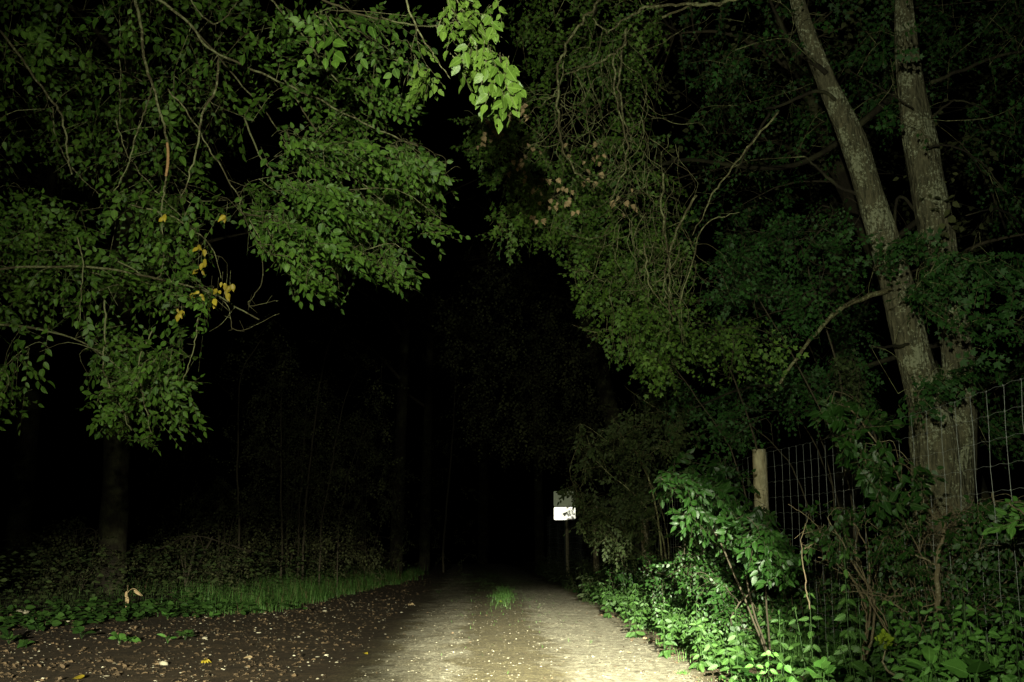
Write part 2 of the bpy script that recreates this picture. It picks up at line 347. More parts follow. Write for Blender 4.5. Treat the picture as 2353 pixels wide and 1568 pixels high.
def fleaf(x, y, s, mt, t, label, k):
    p = ground_at(x, y); mb = MB(); o = (p[0], p[1], gz(p[0], p[1])+.012)
    leaves(mb, np.array([o]), np.array([[random.uniform(-1, 1), random.uniform(-.6, .6), .02]]), np.array([[.1, -.25, 1.]]), s, t, np.array([.6]), 0, 2.5)
    return tag(mb.build('fallen_leaf', mt, None, o), label, 'fallen leaf', 'single leaves lying on the lane and verge')
def ground_at(x, y):
    d = 8.0
    for _ in range(400):
        p = U(x, y, d)
        if p[2] <= gz(p[0], p[1]): return p
        d += .1
    return p
for x, y, s, mt, t, l in [(602, 1407, .13, 'yellow', T_OV, 'yellow fallen leaf on the brown earth just below the grass verge'), (455, 1524, .15, 'yellow', T_OAK, 'yellow folded leaf on the dirt near the lower left edge'), (580, 1515, .14, 'dead', T_OV, 'brown curled leaf on the dirt left of the lane edge'), (932, 1391, .20, 'dead', T_OAK, 'large tan leaf on the dark strip beside the left wheel track'), (896, 1392, .09, 'dead', T_MAP, 'small orange leaf beside the large tan leaf'), (185, 1563, .22, 'yellow', T_OV, 'ochre leaf cut by the bottom left edge of the frame'), (1607, 1488, .10, 'lime', T_OV, 'lime green leaf on gravel at the foot of the nettles'), (1450, 1503, .07, 'dead', T_OV, 'small rust coloured leaf on the pale right wheel track'), (1490, 1470, .08, 'dead', T_OAK, 'rust leaf scrap higher up the pale right wheel track'), (665, 1397, .10, 'yellow', T_MAP, 'yellow leaf close to the grass edge left of the lane'), (836, 1505, .10, 'yellow', T_OV, 'faint yellow leaf on the dirt beside the left wheel track'), (1145, 1384, .10, 'lime', T_OV, 'yellow green leaf in front of the central grass tuft')]:
    fleaf(x, y, s, M[mt], t, l, 0)
def stone(x, y, s, label):
    p = ground_at(x, y); o = np.array([p[0], p[1], gz(p[0], p[1])+s*.2]); mb = MB()
    rocks(mb, np.array([o]), np.array([s]), np.array([.5])); tag(mb.build('stone', M['stone'], None, o), label, 'stone', 'pale stones on the verge')
for x, y, s, l in [(375, 1528, .045, 'flat pale stone on the dirt near the lower left edge'), (156, 1430, .05, 'small pale stone left of the low green plant'), (50, 1412, .13, 'broad brown stone among leaf litter at far left'), (470, 1470, .05, 'grey pointed stone below the low plants on the dirt'), (455, 1398, .06, 'pale stone behind the scattered chips on the dirt'), (747, 1406, .05, 'yellowish stone in the patch of white chips'), (1580, 1480, .07, 'grey stone at the foot of the nettles beside the lane'), (1562, 1484, .04, 'small grey stone left of the stone below the nettles'), (1625, 1500, .04, 'white stone on the lane edge in front of the low plants')]:
    stone(x, y, s, l)
# ------------------------------------------------------------------ plants: building blocks
UP = np.array([0, 0, 1.0]); TOCAM = np.array([0, -1.0, 0])
def spray_leaves(mb, P, D, N, L, nleaf, llen, tmpl, mi=0, tm=1, droop=.35, tspread=.5, tint0=None, tr=.0016):
    n = len(P); llen = llen*(.62+.62*R.random(n))
    if n == 0: return
    L = np.broadcast_to(L, (n,)); D = unit(D); N = unit(N-D*np.sum(N*D, 1, keepdims=True)); S = np.cross(N, D)
    t0 = R.random(n)*(1-tspread) if tint0 is None else tint0
    B = P+D*L[:, None]-UP*(droop*L)[:, None]*.5; twigs(mb, P, B, tr, tr*.5, tm)
    for k in range(nleaf):
        s = (k+.6)/nleaf; pos = P+(B-P)*s; sg = 1 if k % 2 else -1
        if k == nleaf-1: ld = D-UP*droop*.6+rnd(n)*.2
        else: ld = D*.6+S*sg*.85-UP*droop+rnd(n)*.22
        nn = unit(N+rnd(n)*.42); sz = llen*(.65+.5*R.random(n))*(1-.25*abs(s-.5))
        leaves(mb, pos, ld, nn, sz, tmpl, np.clip(t0+tspread*R.random(n), 0, 1), mi)
def nearest(C, sk):
    d = np.linalg.norm(sk-C, axis=1)+.25*np.maximum(0, C[2]-sk[:, 2]); return sk[random.choice(np.argpartition(d, 3)[:3])]
def sample(poly, d0, d1, n, gap=0.0, gs=.8, yw=None):
    xs = [p[0] for p in poly]; ys = [p[1] for p in poly]; out = []
    while len(out) < n:
        x = R.uniform(min(xs), max(xs)); y = R.uniform(min(ys), max(ys))
        if not inpoly(x, y, poly): continue
        P = U(x, y, R.uniform(d0, d1))
        if gap and noise.noise(Vector(P*gs*1.6)) < -.42+gap*.75+.12*random.random(): continue
        out.append(P)
    return np.array(out)
def crown(mb, poly, d0, d1, nc, sk, ns=9, nleaf=7, llen=.075, tmpl=T_OV, L=.34, cr=.28, gap=.35, face=.45, droop=.35, flow=None, mi=0, tm=1, clip=True, up=.45):
    C = sample(poly, d0, d1, nc, gap); PP = []; DD = []; dirs = []
    buf = np.zeros((len(sk)+nc*5, 3)); buf[:len(sk)] = sk; nb = len(sk)
    C = C[np.argsort([np.min(np.linalg.norm(sk-c, axis=1)) for c in C])]
    for c in C:
        q = nearest(c, buf[:nb]); mid = (q+c)/2+UP*.12*np.linalg.norm(c-q)+R.normal(size=3)*.12*np.linalg.norm(c-q); ln = np.linalg.norm(c-q)
        if ln > .15:
            pth = tube(mb, [q, mid, c], [.003+.002*ln, .0024, .0016], 4, 7, tm); buf[nb:nb+5] = pth[2:7]; nb += 5
        else: pth = np.array([c, c, c])
        t = R.integers(max(0, len(pth)//3), len(pth), ns); base = pth[t]+rnd(ns)*cr*R.random((ns, 1))
        d = unit(c-q+1e-3) if flow is None else unit(np.array(flow))
        PP.append(base); DD.append(unit(d*.8+rnd(ns)*.8-UP*.15))
    P = np.vstack(PP); D = np.vstack(DD); T = P+D*L*.8
    if clip:
        x, y = proj(T); x2, y2 = proj(P); j = R.normal(size=len(x))*18; k = inpoly(x+j, y, poly) & inpoly(x2, y2+j*.7, poly)
        if gap: k &= np.array([noise.noise(Vector(p*2.4))+.5*noise.noise(Vector(p*6.5)) > -.30+.62*gap for p in P])
        if k.sum() > 2: P, D = P[k], D[k]
    N = UP*up+rnd(len(P))*1.0+TOCAM*face*.75
    spray_leaves(mb, P, D, N, L*(.6+.7*R.random(len(P))), nleaf, llen, tmpl, mi, tm, droop)
def pth3(pts, d): 
    if isinstance(d, (int, float)): d = [d]*len(pts)
    return [U(x, y, q) for (x, y), q in zip(pts, np.interp(np.linspace(0, 1, len(pts)), np.linspace(0, 1, len(d)), d))]
def dense(*paths): return np.vstack([smooth_path(p, 40) for p in paths])
def branch(parent, pts, radii, mt='twig', sides=6, wob=.006, name='branch', label=None, sub=True):
    mb = MB(); n = max(14, len(pts)*7); P = tube(mb, pts, radii, sides, n, 0, wob)
    if sub:      # short bare side twigs
        k = max(2, n//5); idx = R.integers(n//5, n-1, k); A = P[idx]; B = A+rnd(k)*np.array([1, .6, .7])*(.05+.16*R.random((k, 1))); twigs(mb, A, B, .0022, .001, 0)
    o = mb.build(name, M[mt], parent)
    if label: o['label'] = label
    return P
# ------------------------------------------------------------------ LEFT: overhanging hornbeams
base = (-7.2, 9.2, gz(-7.2, 9.2))
tA = thing('hornbeam_tree', base, 'big leafy tree arching from the upper left over the lane, with hanging lichened branches', 'tree')
mb = MB(); tube(mb, [base, (-7.0, 9.1, 2.6), (-6.6, 9.0, 5.2), (-5.9, 8.8, 8.2)], [.30, .24, .20, .12], 20, 40, 0, 0, .12); mb.build('trunk', M['bark'], tA)
skA = []
def bA(pts, d, r, **kw): 
    P = branch(tA, pth3(pts, d), [q*.78 for q in r], **kw); skA.append(P); return P
mb = MB()
for pts, rr in (([(-6.6, 9, 5.2), (-4.6, 8.6, 6.3), (-2.2, 8.3, 6.5), (.3, 8.2, 6.1)], [.12, .07, .045, .02]), ([(-6.3, 8.9, 6.6), (-4.6, 8.2, 7.0), (-3.0, 8.0, 6.6), (-2.2, 8.0, 5.6)], [.08, .05, .03, .012])):
    skA.append(branch(tA, [np.array(p, float) for p in pts], rr, sides=10))
bA([(300, -60), (310, 0), (325, 60), (330, 130), (352, 200), (372, 270), (384, 330)], 8, [.016, .015, .013, .010])
bA([(384, 328), (386, 350), (385, 380), (381, 405)], 8, [.013, .015, .013], mt='stripped', sub=False, label='bare orange stretch of branch where the bark is torn off', wob=0)
bA([(381, 403), (376, 440), (372, 480), (374, 540)], 8, [.009, .008, .005])
bA([(340, -20), (430, 50), (480, 110), (560, 150), (650, 190), (740, 232), (850, 290), (960, 335)], [8, 8.4, 8], [.014, .012, .010, .007])
bA([(502, 135), (497, 200), (466, 260), (455, 330), (436, 400), (415, 455)], 7.8, [.012, .011, .009, .005])
bA([(385, 205), (440, 270), (480, 340), (540, 440), (560, 500)], 8, [.008, .007, .004])
bA([(0, 70), (60, 150), (110, 220), (142, 270), (152, 340), (165, 400)], 8.2, [.012, .011, .008])
bA([(352, 195), (335, 250), (310, 320), (290, 390), (262, 440)], 8.1, [.008, .007, .005])
bA([(600, -20), (680, 60), (770, 180), (860, 250)], 8.2, [.009, .008, .004])
bA([(430, -10), (470, 40), (505, 52), (545, 5)], 8.4, [.008, .008, .006])
bA([(735, -5), (800, 25), (880, 45), (990, 60), (1060, 48)], 7.2, [.010, .008, .005])
bA([(650, 180), (700, 260), (760, 350), (830, 420), (900, 480)], 8.6, [.009, .007, .004])
bA([(560, 270), (600, 360), (680, 450), (760, 540), (830, 600)], 8.8, [.010, .007, .004])
bA([(275, 15), (275, 150), (277, 285)], 8.8, [.006, .005, .004])
bA([(120, 240), (130, 320), (170, 390), (230, 450)], 8.6, [.008, .006, .004])
bA([(265, 270), (290, 350), (350, 430), (420, 500)], 8.6, [.007, .006, .004])
bA([(440, 60), (560, 200), (640, 300), (700, 420)], 9.2, [.010, .008, .004])
SA = np.vstack(skA)
polyA = [(580, 0), (1010, 0), (985, 70), (975, 130), (1000, 190), (950, 190), (930, 250), (960, 300), (1005, 340), (1060, 395), (1030, 430), (1020, 480), (1065, 535), (1000, 545), (975, 600), (975, 640), (925, 655), (840, 640), (790, 665), (700, 660), (620, 620), (570, 560), (540, 450), (590, 330), (560, 150)]
mb = MB(); crown(mb, polyA, 7.8, 10.2, 95, SA, 14, 8, .062, T_OV, .30, .26, .46)
crown(mb, [(640, 20), (960, 20), (960, 250), (860, 240), (700, 200)], 5.8, 6.8, 9, SA, 4, 5, .085, T_OV, .2, .1, 0, .7, .6)
for pl, nn_ in (([(600, 300), (960, 325), (1065, 390), (1020, 425), (900, 420), (700, 380)], 42), ([(640, 400), (900, 440), (1070, 535), (1010, 550), (860, 520), (680, 470)], 48), ([(560, 470), (760, 520), (980, 605), (960, 640), (880, 620), (760, 590), (620, 560)], 36), ([(600, 570), (720, 600), (800, 665), (690, 660)], 18), ([(860, 600), (975, 612), (930, 655), (870, 640)], 14), ([(780, 120), (940, 200), (960, 240), (860, 260), (760, 200)], 14)):
    crown(mb, pl, 7.3, 8.7, nn_, SA, 16, 8, .063, T_OV, .30, .20, .26, flow=(.75, -.1, -.45), droop=.5)
polyC = [(-150, -100), (600, -100), (590, 330), (560, 430), (-150, 440)]
crown(mb, polyC, 10.5, 14, 120, SA, 9, 6, .085, T_OV, .36, .35, .3)
crown(mb, polyC, 8, 10, 26, SA, 7, 6, .085, T_OV, .32, .2, .2)
mb.build('crown', [M['hornbeam'], M['twig']], tA)
# near bright bough: its own tree leaning in from above the lane
base = (-3.9, 2.6, gz(-3.9, 2.6))
tN = thing('hornbeam_tree', base, 'tree whose bright insect-eaten leaves dangle nearest, top middle over the lane', 'tree')
mb = MB(); tube(mb, [base, (-3.8, 2.8, 2), (-3.5, 3.2, 4.0), (-2.9, 3.7, 5.6)], [.16, .13, .10, .06], 14, 30, 0, 0, .1); mb.build('trunk', M['bark'], tN)
sN = [branch(tN, [np.array(p, float) for p in [(-3.4, 3.3, 4.3), (-2.2, 4.2, 4.8), (-1.0, 4.9, 4.6), (-.2, 5.2, 4.05)]]+pth3([(1040, -20)], 5.3), [.05, .03, .015, .006]),
      branch(tN, pth3([(1040, -20), (1075, 60), (1110, 130), (1150, 190), (1165, 240)], [5.3, 5.2]), [.005, .004, .002], sub=False),
      branch(tN, pth3([(1000, 60), (1040, 130), (1090, 165), (1180, 167)], 5.5), [.004, .003, .002], sub=False),
      branch(tN, pth3([(930, -10), (965, 80), (1000, 130), (1035, 180)], 5.6), [.006, .004, .002], sub=False)]
SN = np.vstack(sN); mb = MB()
polyN = [(1015, -60), (1160, -60), (1150, 60), (1175, 120), (1205, 140), (1190, 180), (1195, 240), (1170, 260), (1120, 225), (1085, 225), (1060, 170), (1040, 150), (1040, 100), (1015, 40)]
crown(mb, polyN, 5.0, 5.6, 26, SN, 5, 4, .076, T_OV, .16, .05, 0, .9, .6, flow=(.3, 0, -.9), clip=True, up=.2)
crown(mb, [(950, 150), (1005, 150), (1000, 200), (960, 195)], 6.0, 6.3, 5, SN, 4, 4, .08, T_OV, .12, .04, 0, .9, .6, flow=(.1, 0, -.9), up=.2)
mb.build('crown', [M['nearleaf'], M['twig']], tN)
# lower-left bough tree
base = (-5.6, 7.6, gz(-5.6, 7.6))
tB = thing('hornbeam_tree', base, 'tree at far left with low drooping boughs and a few yellow leaves', 'tree')
mb = MB(); tube(mb, [base, (-5.5, 7.7, 2), (-5.2, 7.9, 3.8), (-4.9, 8, 5.6)], [.18, .15, .12, .07], 16, 30, 0, 0, .1); mb.build('trunk', M['bark'], tB)
skB = [branch(tB, [np.array(p, float) for p in q], r) for q, r in (([(-5.4, 7.8, 2.8), (-4.2, 8.6, 3.3), (-3.3, 8.6, 3.35), (-2.5, 8.6, 3.2), (-1.9, 8.4, 2.9)], [.014, .010, .008, .005]), ([(-5.45, 7.7, 2.4), (-4.4, 8.6, 2.9), (-3.4, 8.7, 2.8), (-2.7, 8.5, 2.3)], [.014, .010, .007, .004]), ([(-5.3, 7.9, 3.2), (-4.3, 9.4, 3.6), (-3.2, 9.8, 3.5)], [.014, .010, .006]))]
for pts, r in (([(178, 545), (190, 600), (186, 680), (185, 740)], .006), ([(240, 690), (243, 760), (238, 850), (270, 920), (300, 990)], .007), ([(455, 730), (445, 800), (420, 880)], .005), ([(270, 600), (360, 640), (380, 560)], .005), ([(350, 760), (320, 830), (330, 920), (350, 1000)], .006), ([(440, 640), (520, 700), (545, 760), (640, 720)], .004), ([(300, 470), (400, 500), (480, 560), (510, 640)], .006), ([(570, 500), (600, 560), (600, 650), (570, 700), (640, 690)], .004)):
    skB.append(branch(tB, pth3(pts, 8.2), [r, r*.8, r*.4]))
SB = np.vstack(skB); mb = MB()
polyB = [(-120, 440), (100, 425), (250, 445), (330, 415), (450, 430), (560, 445), (555, 500), (470, 530), (480, 600), (460, 640), (520, 650), (525, 745), (560, 800), (545, 825), (500, 790), (440, 830), (425, 870), (465, 895), (440, 930), (470, 1005), (430, 1010), (345, 1028), (250, 1000), (205, 980), (235, 930), (215, 880), (165, 850), (100, 870), (40, 945), (-120, 960)]
crown(mb, polyB, 7.6, 9.6, 105, SB, 12, 7, .066, T_OV, .30, .25, .55)
crown(mb, [(190, 700), (440, 830), (465, 895), (470, 1005), (345, 1028), (205, 980)], 8.0, 9.0, 30, SB, 12, 7, .064, T_OV, .28, .2, .2)
crown(mb, [(-120, 440), (100, 425), (560, 445), (480, 600), (400, 700), (200, 740), (-120, 800)], 9.6, 12, 70, SB, 9, 6, .082, T_OV, .34, .3, .3)
mb.build('crown', [M['hornbeam'], M['twig']], tB)
mb = MB()
for x, y in [(455, 565), (470, 570), (462, 605), (455, 612), (470, 603), (450, 668), (458, 672), (487, 690), (495, 695), (510, 655), (520, 660), (500, 668), (527, 680), (410, 715), (416, 720), (404, 712), (520, 500), (378, 500), (528, 652), (485, 665)]:
    q = U(x, y, 7.7+.2*random.random()); P = q+R.normal(size=(2, 3))*.014
    leaves(mb, P, np.array([[.3, -.1, -1], [-.5, 0, -.8]])+rnd(2)*.4, TOCAM+rnd(2)*.35, .034+.030*R.random(2), T_OV, R.random(2), 0, 2.5)
    A = nearest(q, SB)[None]; twigs(mb, q[None]+np.array([[0, .01, .1]]), q[None], .0015, .001)
mb.build('yellow_leaves', [M['yellow'], M['twig']], tB)['label'] = 'small clusters of yellow autumn leaves'
# ------------------------------------------------------------------ RIGHT: maples
_q = pth3([(2192, 1000), (2203, 900), (2196, 780), (2168, 640), (2142, 480), (2112, 320), (2092, 190), (2080, 60), (2070, -120), (2040, -300)], 13.4)
base = (_q[0][0], 13.4, gz(_q[0][0], 13.4))
tR = thing('field_maple', base, 'maple arching from the right, hung with withered brown leaf bunches and tangled twigs', 'tree')
mb = MB(); tube(mb, [np.array(base)]+_q, [.16, .15, .14, .14, .13, .12, .11, .10, .09, .08, .06], 14, 60, 0, 0, .1); mb.build('trunk', M['bark'], tR)
skR = [branch(tR, [np.array(p, float) for p in q], r, mt='dimmed_bark') for q, r in (([_q[6], (3.6, 13.6, 5.9), (1.9, 12.6, 5.6), (1.2, 12.0, 5.0), (.5, 11.6, 4.4)], [.05, .035, .02, .012, .006]), ([_q[4], (3.6, 13.6, 4.1), (2.4, 12.8, 4.0), (1.6, 12.2, 3.7), (1.1, 11.8, 3.1)], [.04, .028, .015, .006]), ([_q[8], (3.2, 13, 8.1), (1.5, 12, 8.0), (.9, 11.8, 7.0), (.5, 11.6, 5.8)], [.05, .035, .02, .01]), ([_q[2], (3.7, 13.8, 3.2), (2.7, 13, 3.0), (2.0, 12.4, 2.7)], [.035, .02, .008]))]
tang = [([(1735, -20), (1640, 10), (1560, 10), (1480, 20), (1430, 50), (1395, 75)], .016), ([(1385, -10), (1340, 45), (1300, 110), (1282, 160), (1285, 250), (1290, 330), (1330, 400), (1370, 425)], .013), ([(1440, 95), (1400, 130), (1340, 155), (1290, 175)], .011), ([(1395, 75), (1350, 30)], .009), ([(1440, 60), (1425, 150), (1425, 220), (1440, 300), (1465, 330)], .011), ([(1410, 130), (1415, 220), (1440, 330), (1430, 400), (1400, 470)], .010), ([(1300, 110), (1285, 200), (1250, 235), (1200, 275)], .007), ([(1600, 450), (1560, 520), (1530, 620), (1525, 690)], .012), ([(1525, 400), (1520, 480), (1535, 560), (1540, 660), (1545, 740)], .010), ([(1480, 560), (1490, 640), (1540, 720)], .008), ([(1560, 700), (1620, 520), (1700, 490)], .006), ([(1790, 255), (1700, 360), (1640, 450), (1590, 540)], .010), ([(1520, 40), (1600, 10), (1700, 0)], .012)]
for pts, r in tang:
    dd = 9.6+random.random()*.6; skR.append(branch(tR, pth3(pts, dd), [r, r*.85, r*.45], wob=.012))
SR = np.vstack(skR)
mb = MB()
def wander(a, b, n, r, sag, d0, d1):
    for _ in range(n):
        x, y = R.uniform(*a), R.uniform(*b); d = R.uniform(d0, d1); pts = [(x, y)]; ang = R.uniform(.9, 2.4)
        for k in range(6): ang += R.normal()*.45; st = R.uniform(18, 42); x += math.cos(ang)*st; y += math.sin(ang)*st; pts.append((x, y))
        rr = r*(.5+R.random()); tube(mb, pth3(pts, [d, d+R.uniform(-.3, .3)]), [rr, rr*.7, rr*.35], 4, 18, 0, .006)
wander((1270, 1380), (150, 320), 26, .0032, 0, 9.5, 10.2); wander((1400, 1560), (300, 560), 42, .0030, 0, 9.5, 10.3); wander((1380, 1500), (60, 300), 24, .0034, 0, 9.6, 10.4); wander((1520, 1620), (520, 640), 22, .003, 0, 9.6, 10.4)
mb.build('tangled_twigs', M['twig'], tR)
polyR1 = [(1120, -60), (1520, -60), (1540, 250), (1600, 480), (1620, 820), (1560, 850), (1500, 850), (1440, 860), (1425, 800), (1380, 740), (1305, 748), (1330, 690), (1320, 640), (1290, 580), (1265, 560), (1185, 545), (1105, 552), (1140, 490), (1150, 440), (1110, 390), (1055, 350), (1060, 290), (1100, 250), (1190, 200), (1180, 100)]
mb = MB(); crown(mb, polyR1, 10.6, 12.6, 240, SR, 10, 8, .066, T_MAP, .28, .25, .38, .7, .5)
crown(mb, [(1060, 250), (1240, 240), (1420, 480), (1500, 620), (1560, 800), (1440, 860), (1305, 748), (1330, 640), (1105, 552), (1150, 440), (1055, 350)], 10.2, 11.6, 100, SR, 10, 8, .066, T_MAP, .25, .2, .25, .7, .5)
mb.build('crown', [M['maple'], M['twig']], tR)
mb = MB()
for x, y, n in [(1240, 440, 5), (1235, 480, 5), (1270, 470, 4), (1310, 455, 6), (1290, 430, 5), (1320, 470, 3), (1380, 350, 3), (1370, 365, 3), (1195, 370, 5), (1215, 400, 3), (1140, 285, 7), (1130, 300, 5), (1160, 300, 4), (1105, 320, 3), (1115, 335, 3), (1440, 480, 3), (1418, 455, 3), (1445, 460, 2), (1250, 410, 5), (1172, 260, 3), (1200, 255, 4), (1355, 405, 3), (1345, 385, 3), (1230, 345, 3), (1300, 350, 3), (1195, 265, 2), (1180, 385, 2)]:
    q = U(x, y, 10.0+.3*random.random()); P = q+R.normal(size=(n, 3))*np.array([.035, .03, .05])
    leaves(mb, P, np.array([[0, 0, -1.]])+rnd(n)*.5, TOCAM+rnd(n)*.7, .05+.04*R.random(n), T_OAK, R.random(n), 0, 2.5)
    twigs(mb, q[None]+np.array([[.03, .05, .22]]), q[None], .002, .0012)
mb.build('withered_leaves', [M['dead'], M['twig']], tR)['label'] = 'hanging bunches of withered tan leaves'
# big forked tree behind the fence
base = U(2170, 1330, 11.5); base[2] = gz(base[0], base[1])
tF = thing('forked_tree', base, 'big tree with two thick lichened stems forking low behind the wire fence', 'tree')
mb = MB()
px = 11.5*K/F
q1 = [U(2172, 1420, 11.5)]+pth3([(2168, 1260), (2160, 1120), (2152, 1010), (2130, 930), (2098, 810), (2062, 660), (2015, 500), (1962, 330), (1900, 190), (1850, 60), (1800, -120)], 11.5)
tube(mb, q1, [r*px for r in (75, 62, 58, 60, 46, 40, 38, 34, 31, 24, 20, 14)], 40, 130, 0, 0, .09)
q2 = [U(2178, 1420, 11.52)]+pth3([(2180, 1250), (2186, 1100), (2192, 1000), (2203, 900), (2196, 780), (2168, 640), (2142, 480), (2112, 320), (2092, 190), (2080, 60), (2070, -120)], 11.52)
tube(mb, q2, [r*px for r in (60, 52, 50, 52, 40, 36, 38, 42, 40, 32, 24, 16)], 40, 130, 0, 0, .09)
mb.build('trunk', M['bark'], tF)
skF = [q1[3:], q2[3:]]; skF = [smooth_path(q, 40) for q in skF]
for pts, d, r in (([(2060, 660), (1985, 685), (1930, 710), (1880, 760), (1840, 810), (1790, 880)], [11.4, 10.9], .028), ([(1975, 300), (1930, 240), (1880, 210), (1800, 240), (1760, 250)], [11.5, 11.2], .024), ([(1770, 260), (1720, 340), (1690, 400)], 11.2, .014), ([(2100, 790), (2040, 797), (2008, 798)], [11.4, 10.8], .016), ([(2140, 190), (2200, 165), (2290, 130), (2400, 110)], 11.3, .022), ([(2130, 340), (2180, 335), (2250, 370), (2310, 440)], 11.2, .012), ([(1995, 455), (1930, 430), (1880, 390), (1850, 360)], 11.6, .022), ([(2210, 800), (2280, 760), (2350, 740)], 11.2, .010), ([(2100, 250), (2020, 200), (1950, 160)], 11.2, .009), ([(2140, 270), (2200, 230), (2280, 260)], 11.2, .013), ([(1900, 170), (1820, 100), (1760, -20)], 11.4, .03), ([(2120, 500), (2060, 470), (2070, 800)], 12, .02)):
    skF.append(branch(tF, pth3(pts, d), [r, r*.8, r*.45], mt='twig' if pts[0] == (2060, 660) else 'dimmed_bark', sides=8))
SF = np.vstack(skF); mb = MB()
crown(mb, [(2080, 650), (2170, 570), (2240, 570), (2400, 590), (2400, 800), (2240, 780), (2150, 740), (2070, 710)], 9.8, 11, 60, SF, 9, 8, .085, T_MAP, .28, .2, .2, .55, .3)
crown(mb, [(1980, 560), (2130, 520), (2180, 560), (2060, 640), (2000, 650)], 10.2, 10.9, 12, SF, 8, 7, .08, T_MAP, .25, .15, 0, .4, .3)
crown(mb, [(2080, 870), (2140, 850), (2280, 790), (2330, 850), (2240, 900), (2120, 920)], 10, 10.8, 12, SF, 7, 7, .085, T_MAP, .25, .15, 0, .3, .3)
crown(mb, [(2060, 900), (2180, 900), (2180, 960), (2060, 960)], 10.2, 10.8, 6, SF, 6, 7, .085, T_MAP, .22, .1, 0, .3, .3)
crown(mb, [(2220, 830), (2420, 800), (2420, 1100), (2230, 1020)], 12.5, 15, 40, SF, 9, 7, .085, T_MAP, .3, .3, .2)
crown(mb, [(1540, -100), (2450, -100), (2450, 560), (2230, 560), (2200, 200), (1900, 420), (1580, 450)], 13, 17, 230, SF, 9, 7, .085, T_MAP, .36, .35, .3)
crown(mb, [(1540, -100), (2450, -100), (2450, 300), (2150, 330), (1900, 300), (1560, 200)], 9.6, 11, 34, SF, 4, 6, .08, T_MAP, .3, .25, .2)
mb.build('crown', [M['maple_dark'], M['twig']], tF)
# maple thicket behind the fence
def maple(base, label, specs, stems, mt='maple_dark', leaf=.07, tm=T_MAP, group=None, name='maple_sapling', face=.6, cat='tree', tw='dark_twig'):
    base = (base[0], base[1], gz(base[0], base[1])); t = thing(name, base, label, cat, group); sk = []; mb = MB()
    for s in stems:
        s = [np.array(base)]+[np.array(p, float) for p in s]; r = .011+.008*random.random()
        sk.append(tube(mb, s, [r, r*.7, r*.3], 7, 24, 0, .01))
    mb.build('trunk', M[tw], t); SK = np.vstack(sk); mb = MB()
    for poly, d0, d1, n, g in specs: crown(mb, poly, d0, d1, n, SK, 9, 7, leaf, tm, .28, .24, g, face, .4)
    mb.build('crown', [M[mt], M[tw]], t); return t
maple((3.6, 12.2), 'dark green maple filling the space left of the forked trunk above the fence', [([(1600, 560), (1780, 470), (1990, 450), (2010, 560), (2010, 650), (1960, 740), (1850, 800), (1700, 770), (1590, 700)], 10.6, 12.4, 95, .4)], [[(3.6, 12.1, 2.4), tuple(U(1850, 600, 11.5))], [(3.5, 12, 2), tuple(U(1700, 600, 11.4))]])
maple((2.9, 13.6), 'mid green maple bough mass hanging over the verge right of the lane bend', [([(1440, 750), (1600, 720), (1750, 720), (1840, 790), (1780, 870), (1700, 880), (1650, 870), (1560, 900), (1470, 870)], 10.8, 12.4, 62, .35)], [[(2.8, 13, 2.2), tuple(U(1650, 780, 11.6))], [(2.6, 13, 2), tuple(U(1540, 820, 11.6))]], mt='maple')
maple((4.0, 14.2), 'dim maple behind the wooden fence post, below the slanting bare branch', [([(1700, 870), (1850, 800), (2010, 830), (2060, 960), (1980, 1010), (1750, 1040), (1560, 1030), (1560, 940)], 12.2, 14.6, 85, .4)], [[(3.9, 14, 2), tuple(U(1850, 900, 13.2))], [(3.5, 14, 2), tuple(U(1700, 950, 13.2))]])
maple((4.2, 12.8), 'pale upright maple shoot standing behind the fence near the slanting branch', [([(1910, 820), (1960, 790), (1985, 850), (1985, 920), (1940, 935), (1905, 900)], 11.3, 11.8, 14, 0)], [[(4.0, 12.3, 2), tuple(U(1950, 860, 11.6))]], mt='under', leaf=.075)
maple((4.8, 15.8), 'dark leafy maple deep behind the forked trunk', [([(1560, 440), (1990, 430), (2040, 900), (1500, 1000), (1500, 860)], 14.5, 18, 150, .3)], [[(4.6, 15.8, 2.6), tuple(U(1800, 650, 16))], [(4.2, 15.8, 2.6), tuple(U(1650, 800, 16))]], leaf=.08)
# small-leaved bush by the sign
maple((2.35, 17.5), 'fine-leaved bush reaching over the lane edge in front of the sign', [([(1340, 960), (1370, 990), (1420, 925), (1460, 960), (1530, 900), (1560, 1000), (1520, 1120), (1450, 1200), (1350, 1140), (1305, 1130), (1320, 1060), (1295, 1010)], 15, 21, 120, .55), ([(1440, 880), (1600, 900), (1620, 1040), (1500, 1060)], 15, 19, 50, .4), ([(1298, 1112), (1350, 1105), (1350, 1205), (1322, 1195), (1326, 1162), (1286, 1150), (1300, 1135)], 18, 21, 17, 0), ([(1330, 1130), (1520, 1100), (1530, 1290), (1400, 1290), (1330, 1230)], 17, 22, 90, .3)], [[(2.3, 17.4, 1.6), tuple(U(1440, 1000, 17.4))], [(2.2, 17.4, 1.5), tuple(U(1370, 1060, 17.4))], [tuple(U(1500, 1130, 17)), tuple(U(1430, 1000, 17)), tuple(U(1380, 990, 17))]], mt='under', leaf=.075, tm=T_OV, tw='twig', name='thorn_bush', cat='bush')
